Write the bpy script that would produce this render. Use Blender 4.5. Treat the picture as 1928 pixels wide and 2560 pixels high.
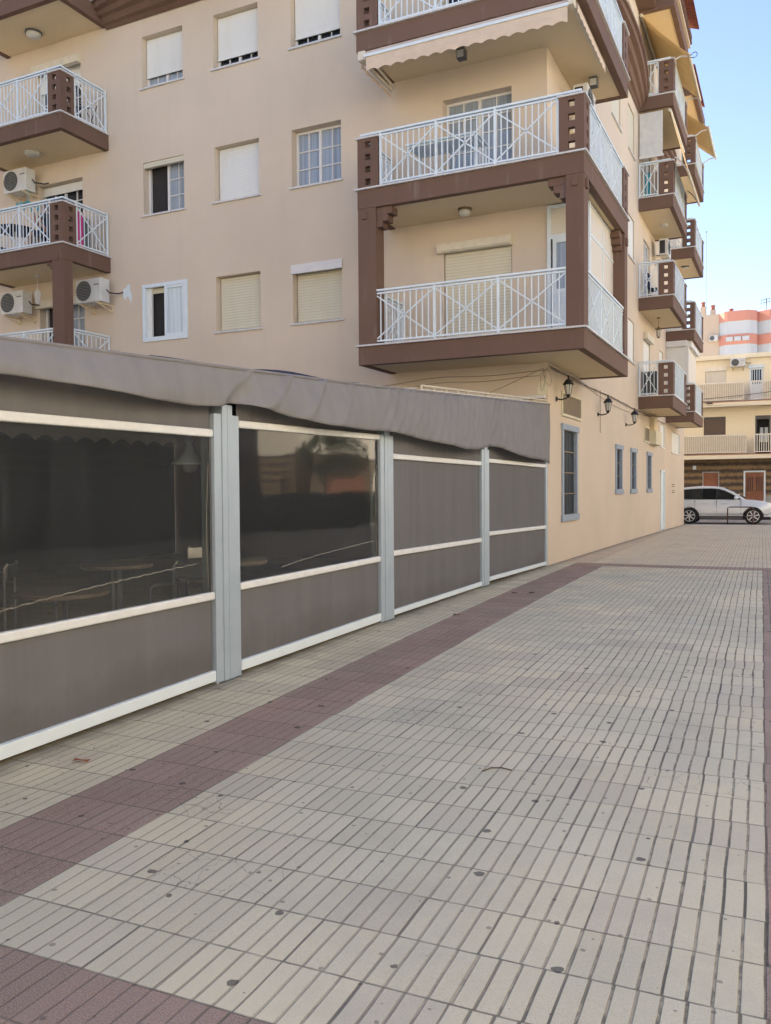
import bpy, bmesh, math, random
from mathutils import Vector, Matrix
from math import radians as RD, sin, cos, pi
random.seed(7)
S = bpy.context.scene
for o in list(bpy.data.objects): bpy.data.objects.remove(o)
COL = S.collection

# ---------------- camera, world, sun, exposure ----------------
YAW, PIT, ROL = RD(25.655), RD(-1.5405), RD(-0.408)
fwd = Vector((-sin(YAW)*cos(PIT), cos(YAW)*cos(PIT), sin(PIT)))
rt = Vector((cos(YAW), sin(YAW), 0)); up = rt.cross(fwd)
rt2 = rt*cos(ROL) + up*sin(ROL); up2 = -rt*sin(ROL) + up*cos(ROL)
cd = bpy.data.cameras.new('camera'); cam = bpy.data.objects.new('camera', cd); COL.objects.link(cam)
m = Matrix((rt2, up2, -fwd)).transposed().to_4x4(); m.translation = (0, 0, 1.6); cam.matrix_world = m
cd.sensor_fit = 'HORIZONTAL'; cd.sensor_width = 36; cd.lens = 36*2117.8/1928
cd.clip_start = 0.05; cd.clip_end = 2000
S.camera = cam
SUN_EL, SUN_AZ = RD(30), (-0.90, 0.436)      # the sun stands to the left, behind the block
W = bpy.data.worlds.new('World'); S.world = W; W.use_nodes = True
nt = W.node_tree; bg = nt.nodes['Background']
sky = nt.nodes.new('ShaderNodeTexSky'); sky.sky_type = 'NISHITA'; sky.sun_disc = False
sky.sun_elevation = SUN_EL; sky.sun_rotation = math.atan2(SUN_AZ[0], SUN_AZ[1])
sky.air_density = 1.0; sky.dust_density = 0.15; sky.ozone_density = 4.0
tint = nt.nodes.new('ShaderNodeMix'); tint.data_type = 'RGBA'; tint.blend_type = 'MULTIPLY'; tint.inputs[0].default_value = 1; tint.inputs[7].default_value = (1.13, .915, .90, 1)   # violet-leaning clear sky
nt.links.new(sky.outputs[0], tint.inputs[6]); nt.links.new(tint.outputs[2], bg.inputs[0]); bg.inputs[1].default_value = 0.09
sl = bpy.data.lights.new('sun', 'SUN'); sl.energy = 5.0; sl.angle = RD(0.53); sl.color = (1, .90, .76)
sun = bpy.data.objects.new('sun', sl); COL.objects.link(sun)
sd = Vector((-SUN_AZ[0]*cos(SUN_EL), -SUN_AZ[1]*cos(SUN_EL), -sin(SUN_EL)))
sun.rotation_euler = sd.to_track_quat('-Z', 'Y').to_euler()
S.view_settings.view_transform = 'Standard'; S.view_settings.look = 'None'
S.view_settings.exposure = 2.0; S.view_settings.gamma = 1
S.render.engine = 'CYCLES'

# ---------------- materials ----------------
def sock(nt, s, v):
    if isinstance(v, (int, float)): s.default_value = v
    elif isinstance(v, tuple): s.default_value = (*v, 1) if len(v) == 3 and s.type == 'RGBA' else v
    else: nt.links.new(v, s)
class NT:
    def __init__(s, name):
        s.m = bpy.data.materials.new(name); s.m.use_nodes = True; s.t = s.m.node_tree
        s.b = s.t.nodes['Principled BSDF']; s.out = s.t.nodes['Material Output']
        s.tc = None
    def obj(s):
        if not s.tc: s.tc = s.t.nodes.new('ShaderNodeNewGeometry')
        return s.tc.outputs['Position']
    def M(s, op, a, b=0.0, c=0.0):
        n = s.t.nodes.new('ShaderNodeMath'); n.operation = op
        sock(s.t, n.inputs[0], a); sock(s.t, n.inputs[1], b); sock(s.t, n.inputs[2], c); return n.outputs[0]
    def noise(s, vec, scale, det=4, rough=.55):
        n = s.t.nodes.new('ShaderNodeTexNoise'); sock(s.t, n.inputs['Vector'], vec)
        n.inputs['Scale'].default_value = scale; n.inputs['Detail'].default_value = det; n.inputs['Roughness'].default_value = rough
        return n.outputs[0]
    def scale(s, vec, v):
        n = s.t.nodes.new('ShaderNodeVectorMath'); n.operation = 'MULTIPLY'; sock(s.t, n.inputs[0], vec); n.inputs[1].default_value = v; return n.outputs[0]
    def comb(s, x, y, z=0.0):
        n = s.t.nodes.new('ShaderNodeCombineXYZ'); [sock(s.t, n.inputs[i], v) for i, v in enumerate((x, y, z))]; return n.outputs[0]
    def sep(s, v):
        n = s.t.nodes.new('ShaderNodeSeparateXYZ'); sock(s.t, n.inputs[0], v); return n.outputs
    def white(s, v):
        n = s.t.nodes.new('ShaderNodeTexWhiteNoise'); sock(s.t, n.inputs[0], v); return n.outputs[0]
    def mix(s, f, a, b, bt='MIX'):
        n = s.t.nodes.new('ShaderNodeMix'); n.data_type = 'RGBA'; n.blend_type = bt
        sock(s.t, n.inputs[0], f); sock(s.t, n.inputs[6], a); sock(s.t, n.inputs[7], b); return n.outputs[2]
    def ramp(s, v, a, b):
        n = s.t.nodes.new('ShaderNodeMapRange'); sock(s.t, n.inputs[0], v); n.inputs[1].default_value = a; n.inputs[2].default_value = b; return n.outputs[0]
    def bump(s, h, strength=.3, dist=.01):
        n = s.t.nodes.new('ShaderNodeBump'); n.inputs['Strength'].default_value = strength; n.inputs['Distance'].default_value = dist
        sock(s.t, n.inputs['Height'], h); s.t.links.new(n.outputs[0], s.b.inputs['Normal'])
    def set(s, **k):
        for a, v in k.items(): sock(s.t, s.b.inputs[{'col': 'Base Color', 'rough': 'Roughness', 'metal': 'Metallic', 'spec': 'Specular IOR Level', 'trans': 'Transmission Weight', 'alpha': 'Alpha', 'coat': 'Coat Weight'}[a]], v)
        return s
def sc(c, k): return tuple(min(1, x*k) for x in c)
def plaster(name, c, var=.10, bs=90, bstr=.12, rough=.9, grime=True):
    n = NT(name); p = n.obj()
    big = n.noise(p, .45, 3); fine = n.noise(p, 60, 3)
    col = n.mix(n.ramp(big, .3, .7), sc(c, 1-var*.6), sc(c, 1+var*.5))
    col = n.mix(n.M('MULTIPLY', n.ramp(fine, .3, .7), .25), col, sc(c, .93))
    if grime:   # faint vertical rain streaks and stains
        st = n.noise(n.scale(p, (5, 5, .35)), 1, 4)
        col = n.mix(n.M('MULTIPLY', n.ramp(st, .55, .8), .17), col, sc(c, .74))
        wk = n.noise(n.scale(p, (1.4, 1.4, .8)), 1, 5, .65); col = n.mix(n.M('MULTIPLY', n.ramp(wk, .52, .72), .14), col, sc(c, .80))
    n.set(col=col, rough=rough, spec=.25); n.bump(n.noise(p, bs, 4), bstr, .006); return n.m
def simple(name, c, rough=.5, metal=0, var=.08, scl=6, spec=.5, bstr=0, bs=200, coat=0):
    n = NT(name); p = n.obj()
    col = n.mix(n.ramp(n.noise(p, scl, 4), .3, .7), sc(c, 1-var), sc(c, 1+var))
    n.set(col=col, rough=n.M('ADD', rough, n.M('MULTIPLY', n.noise(p, 15, 3), .08)), metal=metal, spec=spec, coat=coat)
    if bstr: n.bump(n.noise(p, bs, 3), bstr, .003)
    return n.m
PEACH = (.65, .555, .435)
M = {}
M['wall'] = plaster('peach_plaster', PEACH)
M['cream'] = plaster('cream_soffit_paint', (.72, .60, .40), .06)
M['brown'] = plaster('brown_masonry_paint', (.165, .099, .075), .16, 120, .18, .8)
def brownpaint():
    m_ = plaster('brown_masonry_paint', (.165, .102, .075), .16, 120, .18, .8); t = m_.node_tree; b = t.nodes['Principled BSDF']
    g = t.nodes.new('ShaderNodeNewGeometry'); v_ = t.nodes.new('ShaderNodeVectorMath'); v_.operation = 'MULTIPLY'; v_.inputs[1].default_value = (9, 9, 1.2)
    t.links.new(g.outputs['Position'], v_.inputs[0]); n_ = t.nodes.new('ShaderNodeTexNoise'); n_.inputs['Scale'].default_value = 1; n_.inputs['Detail'].default_value = 6; t.links.new(v_.outputs[0], n_.inputs['Vector'])
    r = t.nodes.new('ShaderNodeMapRange'); r.inputs[1].default_value = .60; r.inputs[2].default_value = .80; r.inputs[4].default_value = .45; t.links.new(n_.outputs[0], r.inputs[0])
    old = b.inputs['Base Color'].links[0].from_socket; x = t.nodes.new('ShaderNodeMix'); x.data_type = 'RGBA'; t.links.new(r.outputs[0], x.inputs[0]); t.links.new(old, x.inputs[6]); x.inputs[7].default_value = (.30, .25, .22, 1)
    t.links.new(x.outputs[2], b.inputs['Base Color']); return m_
M['brown'] = brownpaint()
M['white'] = simple('white_enamel', (.70, .79, .82), .4, 0, .03)
M['capstone'] = simple('white_cap_tile', (.62, .62, .60), .6, 0, .12, 20)
M['pvc'] = simple('white_frame_lacquer', (.70, .69, .66), .4, 0, .04)
def slats(name, c, pitch, var=.25, rough=.55):
    n = NT(name); p = n.obj(); z = n.sep(p)[2]
    f = n.M('FRACT', n.M('DIVIDE', z, pitch)); 
    lin = n.M('LESS_THAN', f, .16)
    st = n.noise(n.scale(p, (4, 4, .6)), 1, 4)
    col = n.mix(n.M('MULTIPLY', lin, var), c, sc(c, .45))
    col = n.mix(n.M('MULTIPLY', n.ramp(st, .5, .8), .35), col, sc((c[0], c[1]*.93, c[2]*.75), .8))
    n.set(col=col, rough=rough, spec=.35)
    n.bump(n.M('ABSOLUTE', n.M('SINE', n.M('MULTIPLY', f, pi))), .22, .008); return n.m
M['shut'] = slats('white_shutter_slats', (.74, .75, .70), .05, .13)
M['shutold'] = slats('yellowed_shutter_slats', (.66, .62, .47), .06, .42)
M['shutbeige'] = slats('beige_panel_slats', (.70, .66, .56), .045, .2)
M['shutbrown'] = slats('brown_shutter_slats', (.13, .095, .075), .05, .3)
M['tin'] = simple('cream_shutter_box', (.66, .61, .48), .5, 0, .08, 8)
def glassy(name, c, rough=.06):
    n = NT(name); p = n.obj()
    n.set(col=c, rough=rough, spec=.45); n.bump(n.noise(p, 3, 2), .06, .02); return n.m
M['dark'] = glassy('dark_window_glass', (.018, .020, .024), .05)
def curt(name, c):
    n = NT(name); p = n.obj(); w = n.noise(n.scale(p, (22, 22, .3)), 1, 2)
    n.set(col=n.mix(n.ramp(w, .35, .65), sc(c, .72), c), rough=.12, spec=.6); return n.m
M['curtain'] = curt('glass_over_net_curtain', (.34, .40, .46))
M['curtain2'] = curt('glass_over_pale_curtain', (.68, .78, .80))
M['foldglint'] = simple('pale_fold_glint', (.30, .28, .22), .3)  # glint on the folds of the plastic, put into a pale colour
M['innershade'] = simple('shade_black_cloth', (.022, .021, .02), .9)  # near-black, the shade inside the terrace put into the colour
M['room'] = simple('room_shade_black', (.03, .028, .026), .9)  # near-black stand-in for the shade of unlit rooms
def fabric(name, c, wet=True):
    n = NT(name); p = n.obj()
    wv = n.noise(n.scale(p, (300, 300, 300)), 1, 2)
    st = n.noise(n.scale(p, (3, 7, .5)), 1, 4); bl = n.noise(p, 1.3, 5)
    z = n.sep(p)[2]
    col = n.mix(n.ramp(st, .35, .7), sc(c, .93), sc(c, 1.04))
    if wet:     # muddy splash stain on the bottom hand's width of the blinds, with a ragged edge
        edge = n.M('LESS_THAN', z, n.M('ADD', .08, n.M('MULTIPLY', bl, .52)))
        edge = n.ramp(n.M('SUBTRACT', n.M('ADD', .02, n.M('MULTIPLY', bl, .62)), z), -.10, .12)
        col = n.mix(n.M('MULTIPLY', edge, .42), col, (c[0]*.55, c[1]*.5, c[2]*.42))
        sp = n.ramp(n.noise(n.scale(p, (6, 9, 9)), 1, 6), .56, .7)
        col = n.mix(n.M('MULTIPLY', n.M('MULTIPLY', sp, n.ramp(z, .7, .1)), .3), col, (c[0]*.6, c[1]*.55, c[2]*.45))
    n.set(col=col, rough=.85, spec=.2); n.bump(n.M('ADD', n.M('MULTIPLY', wv, .3), n.M('MULTIPLY', st, 1.0)), .35, .01); return n.m
M['blind'] = fabric('grey_blind_fabric', (.158, .157, .160))
M['valance'] = fabric('taupe_valance_fabric', (.235, .232, .235), False)
M['awning'] = simple('sand_awning_cloth', (.80, .56, .26), .85, 0, .06, 5, .2)
M['awningpale'] = simple('pale_awning_cloth', (.66, .54, .42), .85, 0, .06, 5, .2)
M['alu'] = simple('silver_painted_post', (.40, .48, .54), .42, .25, .05, 4, .5, .05)
M['bar'] = simple('cream_white_rail', (.72, .74, .71), .45, 0, .06, 10)
n = NT('clear_plastic_window'); p = n.obj()
tr = n.t.nodes.new('ShaderNodeBsdfTransparent'); tr.inputs[0].default_value = (.90, .92, .90, 1)
gl = n.t.nodes.new('ShaderNodeBsdfGlossy'); gl.inputs['Roughness'].default_value = .035; gl.inputs[0].default_value = (.9, .9, .9, 1)
fr = n.t.nodes.new('ShaderNodeFresnel'); fr.inputs[0].default_value = 1.42
ms = n.t.nodes.new('ShaderNodeMixShader'); n.t.links.new(fr.outputs[0], ms.inputs[0]); n.t.links.new(tr.outputs[0], ms.inputs[1]); n.t.links.new(gl.outputs[0], ms.inputs[2])
df = n.t.nodes.new('ShaderNodeBsdfDiffuse'); df.inputs[0].default_value = (.30, .33, .36, 1)
ms2 = n.t.nodes.new('ShaderNodeMixShader')
scr = n.ramp(n.noise(n.scale(p, (1, 90, 1.6)), 1, 5), .52, .85)
dust = n.noise(p, 2.0, 4)
n.t.links.new(n.M('ADD', n.M('MULTIPLY', scr, .16), n.M('ADD', .035, n.M('MULTIPLY', dust, .08))), ms2.inputs[0])
n.t.links.new(ms.outputs[0], ms2.inputs[1]); n.t.links.new(df.outputs[0], ms2.inputs[2])
bp = n.t.nodes.new('ShaderNodeBump'); bp.inputs['Strength'].default_value = .045; bp.inputs['Distance'].default_value = .02
n.t.links.new(n.M('ADD', n.noise(n.scale(p, (1, 2.2, .8)), 1.2, 2), n.M('MULTIPLY', n.noise(n.scale(p, (1, 14, 1.0)), 1, 2), .06)), bp.inputs['Height'])
n.t.links.new(bp.outputs[0], gl.inputs['Normal']); n.t.links.new(ms2.outputs[0], n.out.inputs[0]); M['plastic'] = n.m
M['black'] = simple('black_iron', (.02, .022, .022), .45, .3)
M['darkplastic'] = simple('dark_plastic', (.03, .03, .035), .5)
M['cable'] = simple('dusty_cable', (.16, .12, .09), .7)
M['acwhite'] = simple('air_conditioner_casing', (.62, .63, .60), .45, 0, .08)
n = NT('fan_grille'); p = n.obj(); a, b, c_ = n.sep(p)
n.set(col=n.mix(n.M('LESS_THAN', n.M('FRACT', n.M('MULTIPLY', c_, 28)), .35), (.05, .055, .055), (.22, .23, .22)), rough=.6); M['fan'] = n.m
M['wood'] = simple('brown_wood_door', (.26, .10, .045), .45, 0, .2, 5)
M['tablewood'] = simple('varnished_table_top', (.22, .17, .11), .3, 0, .15, 9)
M['steel'] = simple('brushed_steel', (.6, .62, .63), .25, 1)
M['niche'] = simple('blue_grey_window_trim', (.30, .36, .43), .7, 0, .08, 9)
M['navy'] = simple('blue_black_glass', (.012, .020, .032), .5, 0, .1, 5, .15)
M['gunmetal'] = simple('blue_grey_iron', (.05, .07, .09), .5)
M['ventgrey'] = simple('dusty_vent_louvre', (.30, .25, .19), .8)
M['brass'] = simple('brass_bars', (.20, .15, .08), .5, .6)
M['lampglass'] = simple('frosted_lamp_glass', (.55, .56, .52), .25)
M['pale'] = plaster('pale_yellow_render', (.88, .79, .58), .05)
M['screenc'] = simple('cream_screen_cloth', (.70, .61, .45), .8, 0, .02)
M['palerail'] = simple('cream_railing_paint', (.84, .78, .64), .5)
M['pinkp'] = plaster('salmon_render', (.62, .29, .21), .05)
M['beigep'] = plaster('beige_render', (.58, .47, .35), .05)
M['farwhite'] = slats('far_white_louvres', (.55, .58, .58), .12, .2)
n = NT('brown_split_tile_cladding'); p = n.obj(); X, Y, Z = n.sep(p)
cell = n.white(n.comb(n.M('FLOOR', n.M('MULTIPLY', X, 9)), n.M('FLOOR', n.M('MULTIPLY', Z, 9)), 0.0))
row = n.M('SINE', n.M('MULTIPLY', Z, 17.5)); rr = n.ramp(n.M('ADD', row, n.M('MULTIPLY', n.M('SUBTRACT', cell, .5), 1.0)), -.7, .9)
col = n.mix(rr, (.060, .040, .026), (.26, .17, .075))
n.set(col=col, rough=.6); n.bump(cell, .4, .01); M['stone'] = n.m
n = NT('terracotta_tiles'); p = n.obj(); n.set(col=n.mix(n.noise(p, 9, 3), (.26, .09, .06), (.42, .17, .11)), rough=.8); M['tile'] = n.m
n = NT('silver_car_paint'); n.set(col=(.72, .76, .76), rough=.25, metal=.15, coat=.6); M['car'] = n.m
M['carglass'] = glassy('tinted_car_glass', (.015, .018, .018), .04)
M['tyre'] = simple('tyre_rubber', (.018, .018, .018), .85)
M['rim'] = simple('alloy_rim', (.62, .63, .65), .3, .8)
M['trim'] = simple('grey_plastic_trim', (.10, .10, .10), .6)
M['rust'] = simple('brown_painted_tube', (.09, .04, .03), .5)
M['pink'] = simple('magenta_towel', (.62, .06, .28), .95, 0, .08)
M['green'] = simple('grey_green_towel', (.10, .14, .13), .95)
M['navycloth'] = simple('navy_cloth', (.012, .018, .05), .95)
M['skin'] = simple('skin', (.42, .22, .15), .5)
M['hair'] = simple('dark_hair', (.02, .015, .012), .7)
M['cyan'] = simple('turquoise_plastic', (.10, .42, .48), .5)
M['leaf'] = simple('foliage', (.06, .10, .035), .7, 0, .4, 3)
M['bark'] = simple('bark', (.12, .09, .06), .9)
M['patch'] = simple('cream_filler', (.66, .62, .46), .9)
M['asphalt'] = simple('pale_dusty_asphalt', (.34, .315, .27), .95, 0, .15, 4, .3, .3)
M['oppwall'] = plaster('light_cream_render', (.78, .71, .58), .04)
M['earth'] = simple('dusty_ground', (.50, .45, .38), .95, 0, .15, .2)
M['concrete'] = simple('concrete_kerb', (.36, .34, .31), .9, 0, .12, 5)

# paving: 30 cm ribbed tiles, cream with brick-red bands
n = NT('ribbed_paving_tiles'); p = n.obj(); X, Y, Z = n.sep(p); PH = RD(1.7)
u = n.M('SUBTRACT', n.M('ADD', n.M('MULTIPLY', X, cos(PH)), n.M('MULTIPLY', Y, sin(PH))), .02)
v = n.M('SUBTRACT', n.M('SUBTRACT', n.M('MULTIPLY', Y, cos(PH)), n.M('MULTIPLY', X, sin(PH))), 2.14)
wob = n.M('MULTIPLY', n.M('SUBTRACT', n.noise(p, 2.5, 2), .5), .008)
ut = n.M('DIVIDE', n.M('ADD', u, wob), .3); vt = n.M('DIVIDE', n.M('ADD', v, wob), .3)
iu = n.M('FLOOR', ut); iv = n.M('FLOOR', vt); fu = n.M('FRACT', ut); fv = n.M('FRACT', vt)
tr_ = n.white(n.comb(iu, iv, 3.0)); tr2 = n.white(n.comb(iv, iu, 9.0))
rj = n.M('MULTIPLY', n.M('SUBTRACT', n.white(n.comb(iv, 7.0, 2.0)), .5), .024)
ut = n.M('ADD', ut, n.M('ADD', rj, n.M('MULTIPLY', n.M('SUBTRACT', n.white(n.comb(iu, iv, 8.0)), .5), .014)))
fu = n.M('FRACT', ut)
bu = n.M('FRACT', n.M('MULTIPLY', ut, 4)); ibu = n.M('FLOOR', n.M('MULTIPLY', ut, 4))
gd = n.M('MINIMUM', bu, n.M('SUBTRACT', 1, bu))          # distance to a groove, in bars (7.5 cm)
groove = n.M('SUBTRACT', 1, n.ramp(gd, .055, .092))
jd = n.M('MINIMUM', fv, n.M('SUBTRACT', 1, fv))
joint = n.M('MULTIPLY', n.M('SUBTRACT', 1, n.ramp(jd, .008, .020)), n.M('ADD', .45, n.M('MULTIPLY', n.ramp(n.noise(n.scale(p, (7, 20, 1)), 1, 4), .35, .6), .55)))
jd2 = n.M('MINIMUM', fu, n.M('SUBTRACT', 1, fu))
joint2 = n.M('MULTIPLY', n.M('SUBTRACT', 1, n.ramp(jd2, .007, .016)), n.M('GREATER_THAN', tr2, .55))
ribid = n.white(n.comb(n.M('FLOOR', n.M('ADD', n.M('MULTIPLY', ut, 4), .5)), iv, 1.0))
zone = n.ramp(n.noise(n.scale(p, (.9, .5, 1)), 1, 3), .35, .62)
gnz = n.noise(n.scale(p, (30, 9, 1)), 1, 5, .7)
dirt = n.M('MULTIPLY', n.ramp(n.M('ADD', gnz, n.M('MULTIPLY', ribid, .22)), .56, .66), n.M('ADD', .10, n.M('MULTIPLY', zone, .42)))
trod = n.ramp(n.M('ADD', X, n.M('MULTIPLY', n.noise(p, .8, 3), 1.2)), -1.9, .1)     # the grooves are blackest along the right hand side
dirt = n.M('MULTIPLY', dirt, n.M('ADD', .75, n.M('MULTIPLY', trod, 1.6)))
dirt = n.M('MINIMUM', dirt, 1)
far = n.M('GREATER_THAN', iv, 47.5)
dirt = n.M('MULTIPLY', dirt, n.M('SUBTRACT', 1, n.M('MULTIPLY', far, .8)))
red1 = n.M('MULTIPLY', n.M('GREATER_THAN', iu, -11.5), n.M('LESS_THAN', iu, -9.5))
red2 = n.M('MULTIPLY', n.M('GREATER_THAN', iu, -.5), n.M('LESS_THAN', iu, 1.5))
red3 = n.M('MULTIPLY', n.M('GREATER_THAN', iv, -2.5), n.M('LESS_THAN', iv, -.5))
red3 = n.M('MULTIPLY', red3, n.M('GREATER_THAN', iu, -9.5))
red4 = n.M('MULTIPLY', n.M('GREATER_THAN', iv, 45.5), n.M('LESS_THAN', iv, 47.5))
red4 = n.M('MULTIPLY', red4, n.M('GREATER_THAN', iu, -11.5))
near = n.M('LESS_THAN', iv, 46.5)
red1 = n.M('MULTIPLY', red1, near); red2 = n.M('MULTIPLY', red2, near)
redw = n.M('MULTIPLY', n.M('LESS_THAN', iu, -10.5), n.M('GREATER_THAN', iv, 47.5))
red = n.M('MINIMUM', 1, n.M('ADD', n.M('ADD', red1, red2), n.M('ADD', n.M('ADD', red3, red4), n.M('MULTIPLY', redw, .6))))
CR = (.66, .59, .40); RE = (.30, .195, .145)
spk = n.noise(p, 170, 2); bigm = n.noise(p, .7, 4)
colc = n.mix(tr_, sc(CR, .90), sc(CR, 1.08)); colc = n.mix(n.M('MULTIPLY', n.M('GREATER_THAN', tr2, .82), .35), colc, (.50, .43, .34))
colc = n.mix(n.ramp(bigm, .35, .7), colc, n.mix(.5, colc, (.42, .44, .36)))
colr = n.mix(tr_, sc(RE, .82), sc(RE, 1.15)); colr = n.mix(n.M('GREATER_THAN', n.noise(p, 230, 2), .66), colr, (.42, .33, .24)); colr = n.mix(n.M('MULTIPLY', n.ramp(n.noise(p, 1.6, 4), .4, .7), .5), colr, (.30, .24, .19))
base = n.mix(red, colc, colr)
base = n.mix(n.M('MULTIPLY', n.ramp(spk, .42, .62), .38), base, n.mix(.5, base, (.85, .82, .76)))
base = n.mix(n.M('MULTIPLY', n.ramp(n.noise(p, 260, 2), .54, .68), .38), base, n.mix(.5, base, (.1, .09, .08)))
gcol = n.mix(dirt, n.mix(.68, base, (.25, .205, .145)), (.055, .05, .042))
base = n.mix(n.M('MULTIPLY', far, .55), base, (.66, .56, .42))
colx = n.mix(n.M('MULTIPLY', groove, n.M('SUBTRACT', n.M('ADD', .58, n.M('MULTIPLY', trod, .30)), n.M('MULTIPLY', far, .25))), base, gcol)
colx = n.mix(n.M('MULTIPLY', n.M('MAXIMUM', joint, n.M('MULTIPLY', joint2, .9)), .8), colx, (.13, .12, .10))
def spots(scl, thr, seedv, r0, r1):
    vo = n.t.nodes.new('ShaderNodeTexVoronoi'); vo.inputs['Scale'].default_value = scl; vo.voronoi_dimensions = '2D'
    wv = n.t.nodes.new('ShaderNodeVectorMath'); wv.operation = 'ADD'
    n.t.links.new(p, wv.inputs[0]); n.t.links.new(n.scale(n.comb(n.noise(p, 26, 2), n.noise(n.scale(p, (1, -1, 1)), 31, 2), 0.0), (.028/scl*2, .028/scl*2, 0)), wv.inputs[1])
    n.t.links.new(wv.outputs[0], vo.inputs['Vector'])
    rnd = n.sep(vo.outputs['Color'])[0]
    rad = n.M('ADD', r0, n.M('MULTIPLY', n.sep(vo.outputs['Color'])[1], r1))
    return n.M('MULTIPLY', n.M('LESS_THAN', vo.outputs['Distance'], n.M('MULTIPLY', rad, 1.0)), n.M('GREATER_THAN', rnd, thr))
gum = spots(2.1, .36, 1, .016, .032); gum2 = spots(6.5, .50, 2, .015, .060)
colx = n.mix(n.M('MULTIPLY', gum, .74), colx, (.035, .036, .038))
colx = n.mix(n.M('MULTIPLY', gum2, .5), colx, (.055, .05, .045))
vc = n.t.nodes.new('ShaderNodeTexVoronoi'); vc.feature = 'DISTANCE_TO_EDGE'; vc.inputs['Scale'].default_value = 6; n.t.links.new(n.scale(p, (1, 1, 1)), vc.inputs['Vector'])
vd = n.t.nodes.new('ShaderNodeVectorMath'); vd.operation = 'ADD'; n.t.links.new(p, vd.inputs[0]); n.t.links.new(n.scale(n.comb(n.noise(p, 9, 3), n.noise(n.scale(p, (-1, 1, 1)), 9, 3), 0.0), (.12, .12, 0)), vd.inputs[1]); n.t.links.new(vd.outputs[0], vc.inputs['Vector'])
crack = n.M('MULTIPLY', n.M('LESS_THAN', vc.outputs['Distance'], .006), n.M('GREATER_THAN', n.white(n.comb(n.M('FLOOR', n.M('MULTIPLY', ut, .5)), iv, 5.0)), .93))
colx = n.mix(n.M('MULTIPLY', crack, .6), colx, (.07, .06, .05))
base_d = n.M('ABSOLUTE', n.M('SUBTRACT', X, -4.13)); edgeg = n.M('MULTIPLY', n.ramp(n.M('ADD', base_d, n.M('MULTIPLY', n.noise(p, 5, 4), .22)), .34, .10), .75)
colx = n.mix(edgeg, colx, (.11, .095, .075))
stain = n.M('MULTIPLY', n.ramp(n.noise(n.scale(p, (1.2, 1.2, 1)), 1, 6, .65), .52, .72), .28)
colx = n.mix(stain, colx, (.30, .28, .22))
n.set(col=colx, rough=.82, spec=.3)
h = n.M('SUBTRACT', n.M('MULTIPLY', spk, .12), n.M('MAXIMUM', n.M('MULTIPLY', groove, .8), n.M('MAXIMUM', joint, n.M('MULTIPLY', joint2, .9))))
h = n.M('ADD', h, n.M('MULTIPLY', tr2, .25))
n.bump(h, .7, .006); M['paving'] = n.m

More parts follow.
